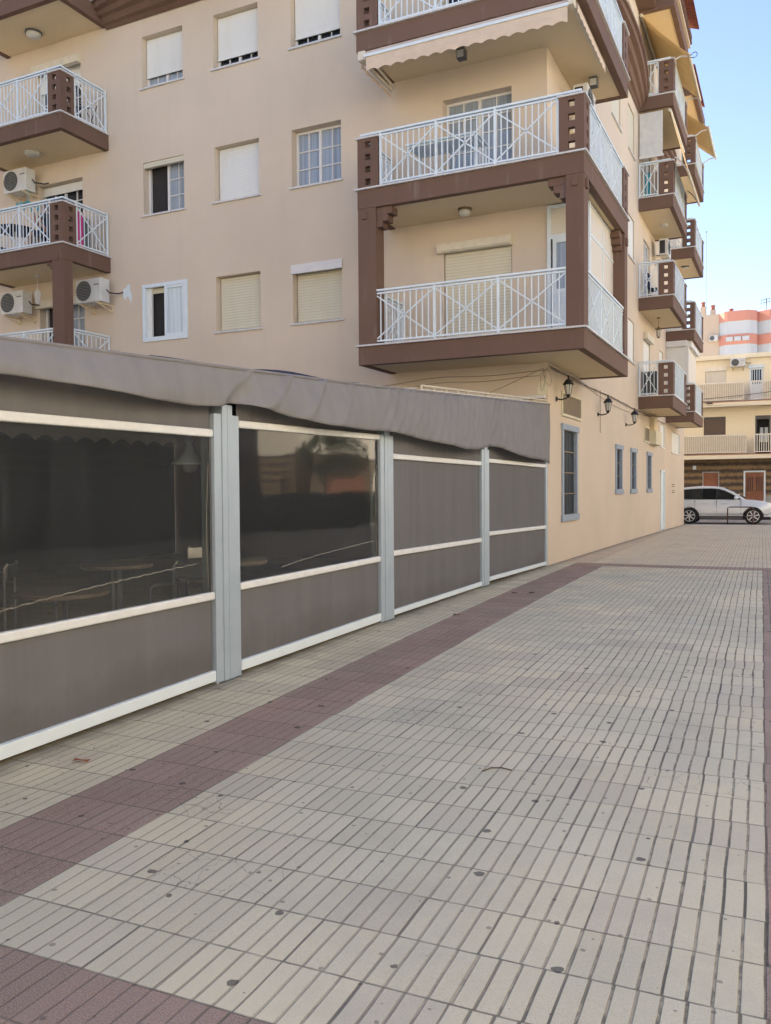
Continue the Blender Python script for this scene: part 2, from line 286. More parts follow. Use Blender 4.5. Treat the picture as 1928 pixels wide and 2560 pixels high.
# ---------------- mesh helpers ----------------
ORG = {}
def thing(name, loc, label, cat, group=None):
    o = bpy.data.objects.new(name, None); COL.objects.link(o); o.location = loc; o.empty_display_size = .3
    o['label'] = label; o['category'] = cat
    if group: o['group'] = group
    ORG[o] = Vector(loc); return o
def tag(o, label, cat, group=None):
    o['label'] = label; o['category'] = cat
    if group: o['group'] = group
    return o
def org(o):
    r = Vector((0, 0, 0))
    while o is not None: r += o.location; o = o.parent
    return r
class MB:
    def __init__(s, T=None): s.v = []; s.f = []; s.T = T; s.sm = False
    def add(s, vs, fs):
        k = len(s.v); s.v += [tuple(s.T(*v)) if s.T else tuple(v) for v in vs]; s.f += [tuple(i+k for i in f) for f in fs]; return s
    def box(s, a0, a1, b0, b1, c0, c1):
        vs = [(x, y, z) for x in (a0, a1) for y in (b0, b1) for z in (c0, c1)]
        return s.add(vs, [(0, 1, 3, 2), (4, 6, 7, 5), (0, 4, 5, 1), (2, 3, 7, 6), (0, 2, 6, 4), (1, 5, 7, 3)])
    def bar(s, p, q, w, h=None, nrm=(0, 0, 1)):
        p = Vector(s.T(*p)) if s.T else Vector(p); q = Vector(s.T(*q)) if s.T else Vector(q); T = s.T; s.T = None
        h = h or w; d = (q-p).normalized(); n = Vector(nrm)
        if abs(d.dot(n)) > .98: n = Vector((1, 0, 0)) if abs(d.x) < .9 else Vector((0, 1, 0))
        a = d.cross(n).normalized()*w/2; b = d.cross(a).normalized()*h/2
        s.add([p-a-b, p+a-b, p+a+b, p-a+b, q-a-b, q+a-b, q+a+b, q-a+b], [(0, 3, 2, 1), (4, 5, 6, 7), (0, 1, 5, 4), (1, 2, 6, 5), (2, 3, 7, 6), (3, 0, 4, 7)]); s.T = T; return s
    def tube(s, pts, r, n=8, cap=True):
        pts = [Vector(s.T(*p)) if s.T else Vector(p) for p in pts]; T = s.T; s.T = None; rings = []
        rs = r if isinstance(r, (list, tuple)) else [r]*len(pts)
        prev = None
        for i, p in enumerate(pts):
            d = (pts[min(i+1, len(pts)-1)]-pts[max(i-1, 0)]).normalized()
            ref = prev if prev is not None and abs(prev.dot(d)) < .95 else (Vector((0, 0, 1)) if abs(d.z) < .9 else Vector((1, 0, 0)))
            a = d.cross(ref).normalized(); b = d.cross(a).normalized(); prev = ref
            rings.append([p+(a*cos(2*pi*k/n)+b*sin(2*pi*k/n))*rs[i] for k in range(n)])
        vs = [v for r_ in rings for v in r_]; fs = []
        for i in range(len(pts)-1):
            for k in range(n): fs.append((i*n+k, i*n+(k+1) % n, (i+1)*n+(k+1) % n, (i+1)*n+k))
        if cap: fs += [tuple(range(n)), tuple(range((len(pts)-1)*n, len(pts)*n))]
        s.add(vs, fs); s.T = T; return s
    def lathe(s, c, prof, n=20, axis='z', cap=True):
        vs = []; fs = []
        for r, h in prof:
            for k in range(n):
                a = 2*pi*k/n
                if axis == 'z': vs.append((c[0]+r*cos(a), c[1]+r*sin(a), c[2]+h))
                elif axis == 'y': vs.append((c[0]+r*cos(a), c[1]+h, c[2]+r*sin(a)))
                else: vs.append((c[0]+h, c[1]+r*cos(a), c[2]+r*sin(a)))
        for i in range(len(prof)-1):
            for k in range(n): fs.append((i*n+k, i*n+(k+1) % n, (i+1)*n+(k+1) % n, (i+1)*n+k))
        if cap: fs += [tuple(range(n)), tuple(range((len(prof)-1)*n, len(prof)*n))]
        return s.add(vs, fs)
    def prism(s, poly, h0, h1, f):   # f(a,b,h) -> point
        k = len(poly); vs = [f(a, b, h0) for a, b in poly]+[f(a, b, h1) for a, b in poly]
        return s.add(vs, [tuple(range(k)), tuple(range(2*k-1, k-1, -1))]+[(i, (i+1) % k, k+(i+1) % k, k+i) for i in range(k)])
    def grid(s, P, close=False):
        r, c = len(P), len(P[0]); fs = [(i*c+j, i*c+j+1, (i+1)*c+j+1, (i+1)*c+j) for i in range(r-1) for j in range(c-1)]
        return s.add([p for row in P for p in row], fs)
    def build(s, name, mat, parent=None, smooth=False, bevel=0, solid=0):
        me = bpy.data.meshes.new(name); off = org(parent) if parent else Vector((0, 0, 0))
        if parent is None and s.v:
            xs = [v[0] for v in s.v]; ys = [v[1] for v in s.v]; zs = [v[2] for v in s.v]
            off = Vector(((min(xs)+max(xs))/2, (min(ys)+max(ys))/2, min(zs)))
        me.from_pydata([tuple(Vector(v)-off) for v in s.v], [], s.f)
        bm = bmesh.new(); bm.from_mesh(me); bmesh.ops.recalc_face_normals(bm, faces=bm.faces)
        bm.to_mesh(me); bm.free()
        me.materials.append(M[mat] if isinstance(mat, str) else mat)
        if smooth:
            me.polygons.foreach_set('use_smooth', [True]*len(me.polygons))
        o = bpy.data.objects.new(name, me); COL.objects.link(o)
        if parent: o.parent = parent
        else: o.location = off
        if solid: md = o.modifiers.new('s', 'SOLIDIFY'); md.thickness = solid; md.offset = 0
        if bevel: md = o.modifiers.new('b', 'BEVEL'); md.width = bevel; md.segments = 2; md.limit_method = 'ANGLE'
        return o
def struct(o): o['kind'] = 'structure'; return o

XR, YF = -4.12, 15.6
TF = lambda u, n, z: (u, YF-n, z)         # front wall: u = x, n = towards the camera
TR = lambda u, n, z: (XR+n, u, z)         # alley wall: u = y, n = towards the alley
def gz(y):                                 # slight hump of the ground along the alley
    pts = [(-60, 0), (2.5, 0), (3.4, .014), (5.5, .062), (8.5, .115), (12, .147), (16, .148), (24, .115), (31, .075), (37.7, .02), (39, 0), (400, 0)]
    for (a, za), (b, zb) in zip(pts, pts[1:]):
        if a <= y <= b: return za+(zb-za)*(y-a)/(b-a)
    return 0
def wallgrid(T, u0, u1, z0, z1, holes, reveal):
    us = sorted({u0, u1}|{h[0] for h in holes}|{h[1] for h in holes}); zs = sorted({z0, z1}|{h[2] for h in holes}|{h[3] for h in holes})
    m = MB(T)
    for a, b in zip(us, us[1:]):
        for c, d in zip(zs, zs[1:]):
            x, y = (a+b)/2, (c+d)/2
            if any(h[0] < x < h[1] and h[2] < y < h[3] for h in holes): continue
            m.add([(a, 0, c), (b, 0, c), (b, 0, d), (a, 0, d)], [(0, 1, 2, 3)])
    for a, b, c, d, *r in holes:
        r = -(r[0] if r else reveal)
        m.add([(a, 0, c), (a, r, c), (a, r, d), (a, 0, d)], [(0, 1, 2, 3)]); m.add([(b, 0, c), (b, r, c), (b, r, d), (b, 0, d)], [(0, 1, 2, 3)])
        m.add([(a, 0, d), (b, 0, d), (b, r, d), (a, r, d)], [(0, 1, 2, 3)]); m.add([(a, 0, c), (b, 0, c), (b, r, c), (a, r, c)], [(0, 1, 2, 3)])
        m.add([(a, r, c), (b, r, c), (b, r, d), (a, r, d)], [(0, 1, 2, 3)])
    return m

# ---------------- ground ----------------
g = MB(); P = []
g.add([(-400, -300, -.06), (400, -300, -.06), (400, 700, -.06), (-400, 700, -.06)], [(0, 1, 2, 3)])
struct(g.build('ground', 'earth'))
g = MB(); ys = [-14+i*.6 for i in range(int((38.25+14)/.6)+1)]+[38.25]
P = [[(x, y, gz(y)) for x in (-34, -16, -4.5, -2, 0, 3, 11)] for y in ys]
g.grid(P); struct(g.build('paving', 'paving', smooth=True))
g = MB(); g.add([(-60, 38.4, -.012), (60, 38.4, -.012), (60, 45.6, -.012), (-60, 45.6, -.012)], [(0, 1, 2, 3)]); struct(g.build('street', 'asphalt'))
g = MB().box(-60, 60, 38.25, 38.4, -.1, .012); struct(g.build('kerb', 'concrete', bevel=.01))
g = MB().box(-60, 60, 45.6, 49, -.1, .12); struct(g.build('pavement', 'concrete', bevel=.01))

# ---------------- the corner block ----------------
B = thing('apartment_building', (XR, YF, 0), 'peach corner apartment block with brown edged balconies and white railings', 'building')
FL = [4.27, 7.17, 10.07, 12.97]
DL = (-17.11, -15.61)
hf = []
winF = []
for i, (x0, x1) in enumerate(((-13.71, -12.52), (-11.67, -10.48), (-9.65, -8.455))):
    for r, (z0, z1) in enumerate(((5.15, 6.38), (8.03, 9.25), (10.96, 12.15), (13.86, 15.0))):
        hf.append((x0, x1, z0, z1)); winF.append((i, r, x0, x1, z0, z1))
for k, z in enumerate(FL): hf.append((DL[0], DL[1], z, z+(2.09 if k < 1 else 2.08)))
hf += [(-6.19, -4.80, z, z+(1.94 if k == 0 else 2.0)) for k, z in enumerate(FL)]
W0 = wallgrid(TF, -34, XR, -.3, 16.2, hf, .30); 
hr = []; winR = []
for z0, z1 in ((5.15, 6.31), (8.03, 9.2), (10.96, 12.2), (13.9, 15.0)):
    for y0, y1 in ((21.8, 23.0), (24.17, 25.15), (30.3, 31.2)):
        if y0 < 22 and z0 < 10: continue
        hr.append((y0, y1, z0, z1)); winR.append((y0, y1, z0, z1))
hr += [(16.75, 17.85, 1.06, 2.76, .06), (22.40, 23.1, 1.56, 2.6, .06), (24.67, 25.35, 1.56, 2.6, .06), (27.63, 28.3, 1.56, 2.6, .06)]
doorR = [(26.85, 28.15, z, z+2.02) for z in FL]; hr += doorR
hr += [(30.6, 31.55, gz(31)+.02, 2.15), (33.6, 36.2, 2.92, 3.72), (30.55, 31.7, 3.0, 3.8)]
W1 = wallgrid(TR, YF, 37.7, -.3, 16.2, hr, .20)
W0.T = None; W0.v += []; k = len(W0.v); W0.v += W1.v; W0.f += [tuple(i+k for i in f) for f in W1.f]
W0.add([(-34, 37.7, -.3), (XR, 37.7, -.3), (XR, 37.7, 16.2), (-34, 37.7, 16.2)], [(0, 1, 2, 3)])
W0.add([(-34, YF, -.3), (-34, 37.7, -.3), (-34, 37.7, 16.2), (-34, YF, 16.2)], [(0, 1, 2, 3)])
W0.add([(-34, YF, 16.2), (XR, YF, 16.2), (XR, 37.7, 16.2), (-34, 37.7, 16.2)], [(0, 1, 2, 3)])
W0.build('wall', 'wall', B)
MB().box(-34, XR+.14, YF-.14, 37.7, 0, .0).v

def window(T, u0, u1, z0, z1, style, d=.21, muntin=(2, 3), par=None, name='window', glass='curtain', sill=True, frac=.75):
    par = par or B; fw = .05; f = MB(T); w = u1-u0
    a0, a1, b0, b1 = u0+.004, u1-.004, z0+.004, z1-.004
    f.box(a0, a0+fw, -d-.04, -d+.02, b0, b1).box(a1-fw, a1, -d-.04, -d+.02, b0, b1).box(a0+fw, a1-fw, -d-.04, -d+.02, b1-fw, b1).box(a0+fw, a1-fw, -d-.04, -d+.02, b0, b0+fw)
    mid = (u0+u1)/2
    if style in ('grid', 'half', 'open'):
        f.box(mid-.03, mid+.03, -d-.03, -d+.028, b0+fw, b1-fw)
        for s0, s1 in ((a0+fw, mid-.03), (mid+.03, a1-fw)):
            if style == 'open' and s0 < mid-.2: continue
            for k in range(1, muntin[0]): x = s0+(s1-s0)*k/muntin[0]; f.box(x-.011, x+.011, -d-.03, -d+.012, b0+fw, b1-fw)
            for k in range(1, muntin[1]): z = b0+fw+(b1-b0-2*fw)*k/muntin[1]; f.box(s0, s1, -d-.03, -d+.010, z-.011, z+.011)
    fr = f.build(name, 'pvc', par)
    if style in ('grid', 'half', 'open'):
        if style == 'open':
            MB(T).box(mid, a1-fw, -d-.022, -d-.014, b0+fw, b1-fw).build('pane', glass, fr)
            MB(T).box(a0+fw, mid, -d-.06, -d-.052, b0+fw, b1-fw).build('opening_shade_sheet', 'room', fr)  # near-black sheet in place of the unlit room behind
        else: MB(T).box(a0+fw, a1-fw, -d-.022, -d-.014, b0+fw, b1-fw).build('pane', glass, fr)
    if style in ('shut', 'half'):
        zb = b0+fw if style == 'shut' else z1-(z1-z0)*frac
        s = MB(T).box(a0+.02, a1-.02, -d+.03, -d+.05, zb, b1-.01)
        s.box(a0+.02, a1-.02, -d+.025, -d+.062, zb-.0, zb+.05)
        s.build('shutter', 'shutold' if glass == 'old' else 'shut', fr)
    if sill: MB(T).box(u0-.05, u1+.05, -.1, .045, z0-.035, z0+.003).build('sill', 'capstone', fr)
    return fr
F = {(2, 0): ('half', .76, 'curtain'), (2, 1): ('half', .80, 'dark'), (2, 2): ('half', .80, 'dark'),
     (1, 0): ('open', 0, 'curtain'), (1, 1): ('shut', 1, 'x'), (1, 2): ('grid', 0, 'curtain'),
     (0, 0): ('skip', 0, 'x'), (0, 1): ('shut', 1, 'old'), (0, 2): ('shut', 1, 'old'), (3, 0): ('shut', 1, 'x'), (3, 1): ('shut', 1, 'x'), (3, 2): ('shut', 1, 'x')}
for i, r, x0, x1, z0, z1 in winF:
    st, fr_, gl_ = F[(r, i)]
    if st == 'skip':
        # sliding window set flush in a white frame
        f = MB(TF)
        for b in ((x0-.06, x0+.03, z0-.06, z1+.04), (x1-.03, x1+.06, z0-.06, z1+.04), (x0+.03, x1-.03, z1-.04, z1+.04), (x0+.03, x1-.03, z0-.06, z0+.04)): f.box(b[0], b[1], -.05, .035, b[2], b[3])
        mid = (x0+x1)/2+.03
        f.box(mid-.035, mid+.035, -.05, .025, z0+.04, z1-.04).box(mid+.035, x1-.03, -.04, .018, z1-.10, z1-.04).box(mid+.035, x1-.03, -.04, .018, z0+.04, z0+.09).box(x1-.08, x1-.03, -.04, .018, z0+.09, z1-.10)
        w = f.build('window', 'white', B)
        MB(TF).box(mid+.03, x1-.07, -.035, -.02, z0+.08, z1-.09).build('pane', 'curtain2', w)
        MB(TF).box(x0+.03, x0+.16, -.10, -.05, z0+.04, z1-.04).build('shutter', 'shut', w)
        MB(TF).box(x0+.16, mid-.03, -.12, -.10, z1-.16, z1-.04).build('shutter_edge', 'shutold', w)
        MB(TF).box(x0+.03, mid, -.18, -.17, z0+.04, z1-.04).build('opening_shade_sheet', 'room', w); continue  # the last sheet is near-black, painted shade for the room behind
    w = window(TF, x0, x1, z0, z1, st, glass=gl_ if gl_ not in ('x',) else 'curtain', frac=fr_)
    if (r, i) == (0, 2):
        MB(TF).box(x0-.02, x1+.02, .002, .05, z1-.18, z1+.01).build('shutter_box', 'pvc', w)
    if (r, i) == (1, 0): MB(TF).box(x0+.01, x1-.01, -.10, -.02, z1-.12, z1-.005).build('shutter', 'shutold', w)
for y0, y1, z0, z1 in winR: window(TR, y0, y1, z0, z1, 'shut', d=.08, glass='old' if z0 > 9 else 'x')
# balcony doors of the left stack
for k, z in enumerate(FL):
    zt = z+2.08
    st = 'half' if k in (1, 2) else 'open'
    w = window(TF, DL[0], DL[1], z, zt, st, muntin=(2, 5), glass='dark' if k in (1, 2) else 'curtain', name='balcony_door', sill=False, frac=.11 if k == 1 else .28)
    if k in (0, 2): MB(TF).box(DL[0]-.02, DL[1]+.02, .002, .13, zt-.17, zt+.01).build('shutter_box', 'tin', w)
# doors of the corner balconies
w = window(TF, -6.19, -4.80, 4.27, 6.21, 'shut', d=.1, glass='old', name='balcony_door', sill=False)
b_ = MB(TF).box(-6.29, -4.79, .002, .12, 6.2, 6.37); b_.box(-6.27, -4.81, .12, .15, 6.22, 6.30); b_.build('shutter_box', 'tin', w)
window(TF, -6.19, -4.80, 7.17, 9.17, 'grid', muntin=(2, 6), name='balcony_door', sill=False)
window(TF, -6.19, -4.80, 10.07, 12.07, 'grid', muntin=(2, 6), name='balcony_door', sill=False, glass='dark')
window(TF, -6.19, -4.80, 12.97, 14.97, 'shut', name='balcony_door', sill=False)
for k, (y0, y1, z0, z1) in enumerate(doorR):
    w = window(TR, y0, y1, z0, z1, 'half' if k != 1 else 'grid', d=.08, muntin=(1, 2), name='balcony_door', sill=False, glass='curtain' if k == 1 else 'dark', frac=.9)
    if k == 0: MB(TR).box(y0-.02, y1+.02, .002, .13, z1-.15, z1+.04).build('shutter_box', 'tin', w)

# ---- balconies ----
def rail(m, p, q, z, bays, nb=9, post=.05, top=True, ext=(0, 0)):
    p = Vector((*p, 0)); q = Vector((*q, 0)); d = (q-p); L = d.length; d.normalize()
    def P(t, zz): return tuple(p+d*t+Vector((0, 0, zz)))
    m.bar(P(0, z+.09), P(L, z+.09), .035, .03)
    m.bar(P(.01, z+.97), P(L-.01, z+.97), .032, .028)
    if top: m.bar(P(-ext[0], z+1.025), P(L+ext[1], z+1.025), .06, .035)
    bw = L/bays
    for b in range(bays+1): m.bar(P(b*bw, z+.02), P(b*bw, z+1.01), .045 if 0 < b < bays else .04, .04, nrm=tuple(d))
    for b in range(bays):
        for k in range(1, nb): t = b*bw+bw*k/nb; m.bar(P(t, z+.10), P(t, z+.97), .018, .018, nrm=tuple(d))
        m.bar(P(b*bw+.01, z+.11), P((b+1)*bw-.01, z+.95), .022, .022); m.bar(P(b*bw+.01, z+.95), P((b+1)*bw-.01, z+.11), .022, .022)
def plate(m, fn, w, z0, z1, th=.09, nh=4, hs=.115):
    """pier plate with four square holes; fn(s,t,z): s along plate, t depth"""
    zc = [z0+(z1-z0)*(i+.5)/nh for i in range(nh)]; a, b = w/2-hs/2, w/2+hs/2; segs = []
    zs = [z0]
    for c in zc: segs.append((zs[-1], c-hs/2, False)); segs.append((c-hs/2, c+hs/2, True)); zs.append(c+hs/2)
    segs.append((zs[-1], z1, False))
    for s0, s1, hole in segs:
        for (x0, x1) in (((0, a), (b, w)) if hole else ((0, w),)):
            vs = [fn(x, t, z) for x in (x0, x1) for t in (0, th) for z in (s0, s1)]
            m.add(vs, [(0, 1, 3, 2), (4, 6, 7, 5), (0, 4, 5, 1), (2, 3, 7, 6), (0, 2, 6, 4), (1, 5, 7, 3)])
def slab(par, x0, x1, y0, y1, z, name='balcony', holes=None, th=.345, wl=None):
    """brown fascia ring + cream soffit + thin white floor edge. Main mesh = fascia (the balcony itself)."""
    m = MB(); t = .12
    X0, X1, Y0, Y1 = x0, x1, y0, y1
    m.box(X0, X1, Y0, Y0+t, z-th, z).box(X1-t, X1, Y0+t, Y1, z-th, z)
    return m


# main corner balconies (wrap the corner)
BX0, BX1, BY0, BY1 = -7.36, -3.13, 14.2, 18.35
for k, z in enumerate(FL):
    m = MB(); th = .345; t = .14
    m.box(BX0, BX1, BY0, BY0+t, z-th, z).box(BX1-t, BX1, BY0+t, BY1, z-th, z).box(BX0, BX0+t, BY0+t, YF-.002, z-th, z).box(XR+.002, BX1-t, BY1-t, BY1, z-th, z)
    if k == 3: m.box(BX0, BX1, BY0, BY0+t, z+.0, z+.05)
    bal = m.build('balcony', 'brown', B, bevel=.008)
    s = MB().box(BX0+t, XR+.6, BY0+t, YF-.002, z-th+.02, z-.01).box(XR+.002, BX1-t, YF-.002, BY1-t, z-th+.02, z-.011).box(XR+.6, BX1-t, BY0+t, YF-.002, z-th+.02, z-.01)
    s.build('soffit', 'cream', bal)
    c = MB(); e = .045
    c.box(BX0-e, BX1+e, BY0-e, BY0+.3, z+.001, z+.03).box(BX1-.3, BX1+e, BY0+.3, BY1+.01, z+.001, z+.03).box(BX0-e, BX0+.2, BY0+.3, YF-.003, z+.001, z+.03).box(BX0+.2, BX1-.3, BY0+.3, YF-.003, z+.001, z+.024).box(XR+.003, BX1-.3, YF-.003, BY1-.02, z+.001, z+.022)
    c.build('floor_edge', 'capstone', bal)
    zp0, zp1 = z+.03, z+.94
    if k > 0:
        def pier(plates, caps):
            m = MB()
            for fn, w_ in plates: plate(m, fn, w_, zp0, zp1)
            pr = m.build('pier', 'brown', bal); m = MB()
            for c_ in caps: m.box(*c_, zp1, zp1+.03)
            m.build('pier_cap', 'capstone', bal)
        pier([(lambda s_, t_, zz: (BX0+.01+s_, BY0+t_, zz), .42), (lambda s_, t_, zz: (BX0+.01+t_, BY0+.09+s_, zz), .36)], [(BX0-.02, BX0+.46, BY0-.03, BY0+.14), (BX0-.02, BX0+.14, BY0+.14, BY0+.48)])
        pier([(lambda s_, t_, zz: (-3.55+s_, BY0+t_, zz), .42), (lambda s_, t_, zz: (BX1-t_, BY0+.09+s_, zz), .33)], [(-3.58, BX1+.03, BY0-.03, BY0+.14), (BX1-.14, BX1+.03, BY0+.14, BY0+.45)])
        pier([(lambda s_, t_, zz: (BX1-t_, BY1-.52+s_, zz), .42), (lambda s_, t_, zz: (BX1-.42+s_, BY1-.10+t_, zz), .42)], [(BX1-.14, BX1+.03, BY1-.55, BY1+.03), (BX1-.45, BX1-.14, BY1-.13, BY1+.03)])
        m = MB(); rail(m, (-6.89, BY0+.05), (-3.58, BY0+.05), z, 3, 10, ext=(.42, .40)); m.build('railing', 'white', bal)
        m = MB(); rail(m, (BX1-.05, BY0+.46), (BX1-.05, BY1-.56), z, 3, 10, ext=(.3, .35)); m.build('railing', 'white', bal)
        m = MB(); rail(m, (BX0+.06, BY0+.5), (BX0+.06, YF-.05), z, 1, 7); m.build('railing', 'white', bal)
        m = MB(); rail(m, (XR+.05, BY1-.08), (BX1-.46, BY1-.08), z, 1, 5); m.build('railing', 'white', bal)
    else:
        m = MB(); rail(m, (-7.03, BY0+.05), (-3.44, BY0+.05), z, 3, 10, ext=(.05, 0)); m.build('railing', 'white', bal)
        m = MB(); rail(m, (BX1-.05, BY0+.36), (BX1-.05, BY1-.30), z, 3, 10, ext=(.0, .12)); m.build('railing', 'white', bal)
        m = MB(); rail(m, (BX0+.3, BY0+.5), (BX0+.3, YF-.05), z, 1, 7); m.build('railing', 'white', bal)
        # columns with stepped corbels
        zc = FL[1]-th
        for cx0, cx1, cy0, cy1, dirs in ((BX0+.005, BX0+.375, BY0+.006, BY0+.36, ((1, 0),)), (-3.44, BX1-.006, BY0+.006, BY0+.34, ((-1, 0), (0, 1))), (-3.44, BX1-.006, BY1-.36, BY1-.03, ((0, -1), (-1, 0)))):
            m = MB().box(cx0, cx1, cy0, cy1, z+.03, zc)
            for dx, dy in dirs:
                for st_, (l, h0, h1) in enumerate(((.11, .26, .36), (.22, .13, .26), (.31, .0, .13))):
                    a0, a1 = zc-h1, zc-h0
                    if dx > 0: m.box(cx1, cx1+l, cy0+.05, cy1-.05, a0, a1-.0)
                    if dx < 0: m.box(cx0-l, cx0, cy0+.05, cy1-.05, a0, a1)
                    if dy > 0: m.box(cx0+.05, cx1-.05, cy1, cy1+l, a0, a1)
                    if dy < 0: m.box(cx0+.05, cx1-.05, cy0-l, cy0, a0, a1)
            # small square bosses
            m.box(cx0+.10, cx0+.20, cy0-.03, cy0, zc-.20, zc-.06)
            if cx1 > -4: m.box(cx1, cx1+.04, cy0+.1, cy0+.2, zc-.22, zc-.06)
            m.build('column', 'brown', bal, bevel=.006)
# white enclosure on the side of the first corner balcony
z = 4.30
m = MB().box(XR+.003, -3.40, YF-.03, YF+.02, z, z+.06).box(XR+.003, XR+.07, YF-.03, YF+.02, z+.06, 6.82).box(-3.47, -3.40, YF-.03, YF+.02, z+.06, 6.82).box(XR+.07, -3.47, YF-.03, YF+.02, 6.20, 6.28).box(XR+.07, -3.47, YF-.03, YF+.02, 6.76, 6.82)
m.box(XR+.11, -3.51, YF-.045, YF-.0305, 6.12, 6.2).box(XR+.11, XR+.18, YF-.045, YF-.0305, z+.06, 6.12).box(-3.58, -3.51, YF-.045, YF-.0305, z+.06, 6.12).box(XR+.18, -3.58, YF-.045, YF-.0305, 5.20, 5.27)
d = m.build('enclosure_door', 'white', B)
MB().box(XR+.18, -3.58, YF-.02, YF-.01, 5.27, 6.12).build('pane', 'curtain', d); MB().box(XR+.1, -3.5, YF-.03, YF-.012, z+.06, 5.2).build('panel', 'white', d); MB().box(XR+.07, -3.47, YF-.01, YF+.0, 6.28, 6.76).build('panel', 'shutbeige', d)
m = MB().box(-3.42, -3.34, YF+.02, YF+.12, z, 6.82)
m.box(-3.40, -3.36, YF+.12, 18.0, 6.24, 6.29).box(-3.40, -3.36, 16.9, 16.95, z, 6.82).box(-3.40, -3.36, YF+.12, 18.0, 6.78, 6.82)
d = m.build('enclosure_frame', 'white', B)
for y0, y1 in ((YF+.12, 16.9), (16.95, 18.0)):
    for z0, z1 in ((z, 6.24), (6.29, 6.78)): MB().box(-3.39, -3.37, y0, y1, z0, z1).build('panel', 'shutbeige', d)

# left stack of balconies on the front
LX0, LX1, LY0 = -18.1, -14.75, 14.13
for k, z in enumerate(FL):
    m = MB(); th = .345; t = .14
    m.box(LX0, LX1, LY0, LY0+t, z-th, z).box(LX1-t, LX1, LY0+t, YF-.002, z-th, z).box(LX0, LX0+t, LY0+t, YF-.002, z-th, z)
    bal = m.build('balcony', 'brown', B, bevel=.008)
    MB().box(LX0+t, LX1-t, LY0+t, YF-.002, z-th+.02, z-.01).build('soffit', 'cream', bal)
    MB().box(LX0-.04, LX1+.04, LY0-.045, YF-.003, z+.001, z+.03).build('floor_edge', 'capstone', bal)
    zp0, zp1 = z+.03, z+.92
    if k > 0:
        m = MB(); plate(m, lambda s_, t_, zz: (LX1-.39+s_, LY0+t_, zz), .39, zp0, zp1); plate(m, lambda s_, t_, zz: (LX1-t_, LY0+.09+s_, zz), .31, zp0, zp1)
        m.build('pier', 'brown', bal)
        MB().box(LX1-.42, LX1+.03, LY0-.03, LY0+.13, zp1, zp1+.03).box(LX1-.13, LX1+.03, LY0+.13, LY0+.43, zp1, zp1+.03).build('pier_cap', 'capstone', bal)
        m = MB(); rail(m, (LX0+.03, LY0+.04), (LX1-.42, LY0+.04), z, 3, 9, ext=(0, .42)); m.build('railing', 'white', bal)
        m = MB(); rail(m, (LX1-.04, LY0+.44), (LX1-.04, YF-.06), z, 1, 8, ext=(.42, 0)); m.build('railing', 'white', bal)
    else:
        m = MB(); rail(m, (LX0+.03, LY0+.04), (LX1-.32, LY0+.04), z, 3, 9); m.build('railing', 'white', bal)
        m = MB(); rail(m, (LX1-.04, LY0+.3), (LX1-.04, YF-.06), z, 1, 8); m.build('railing', 'white', bal)
        zc = FL[1]-th
        m = MB().box(LX1-.36, LX1-.006, LY0+.006, LY0+.28, 0, zc)
        m.box(LX1-.47, LX1-.36, LY0+.05, LY0+.23, zc-.18, zc-.02).box(LX1-.56, LX1-.47, LY0+.05, LY0+.23, zc-.09, zc).box(LX1-.25, LX1-.15, LY0-.03, LY0+.006, zc-.02, zc+.1)
        m.build('column', 'brown', bal, bevel=.006)

# two stacks of small balconies on the alley side
def side_stack(y0, y1, x1, low):
    for k, z in enumerate(FL):
        m = MB(); th = .35; t = .12
        m.box(XR+.002, x1, y0, y0+t, z-th, z).box(x1-t, x1, y0+t, y1-t, z-th, z).box(XR+.002, x1, y1-t, y1, z-th, z)
        bal = m.build('balcony', 'brown', B, bevel=.008)
        MB().box(XR+.003, x1-t, y0+t, y1-t, z-th+.02, z-.01).build('soffit', 'cream', bal)
        MB().box(XR+.003, x1+.035, y0-.035, y1+.035, z+.001, z+.03).build('floor_edge', 'capstone', bal)
        zp0, zp1 = z+.03, z+.96
        for pl, cp in (([(lambda s_, t_, zz: (x1-.41+s_, y0+t_, zz), .41), (lambda s_, t_, zz: (x1-t_, y0+.09+s_, zz), .32)], [(x1-.44, x1+.03, y0-.03, y0+.14), (x1-.14, x1+.03, y0+.14, y0+.44)]),
                       ([(lambda s_, t_, zz: (x1-t_, y1-.42+s_, zz), .42), (lambda s_, t_, zz: (x1-.41+s_, y1-.1+t_, zz), .31)], [(x1-.14, x1+.03, y1-.44, y1+.03), (x1-.44, x1-.14, y1-.13, y1+.03)])):
            m = MB()
            for fn, w_ in pl: plate(m, fn, w_, zp0, zp1)
            m.build('pier', 'brown', bal); m = MB()
            for c_ in cp: m.box(*c_, zp1, zp1+.03)
            m.build('pier_cap', 'capstone', bal)
        m = MB(); rail(m, (XR+.03, y0+.04), (x1-.43, y0+.04), z, 1, 5, ext=(0, .35)); m.build('railing', 'white', bal)
        m = MB(); rail(m, (x1-.04, y0+.44), (x1-.04, y1-.45), z, 2, 11, ext=(.35, .35)); m.build('railing', 'white', bal)
side_stack(25.9, 29.35, -3.14, 0); side_stack(31.9, 35.2, -3.15, 0)
# shuttered enclosure of the far first floor balcony
m = MB().box(XR+.003, -3.42, 31.98, 32.02, 4.30, 4.36).box(-3.47, -3.35, 31.98, 32.10, 4.3, 6.82).box(XR+.003, XR+.05, 31.98, 32.02, 4.36, 6.82)
m.box(XR+.003, -3.40, 31.90, 32.08, 6.62, 6.82).box(-3.44, -3.26, 32.08, 34.9, 6.62, 6.82)
d = m.build('enclosure_frame', 'pvc', B)
MB().box(XR+.05, -3.47, 31.995, 32.01, 4.36, 6.62).build('panel', 'shut', d); MB().box(-3.41, -3.39, 32.1, 34.9, 4.3, 6.62).build('panel', 'shutbeige', d)

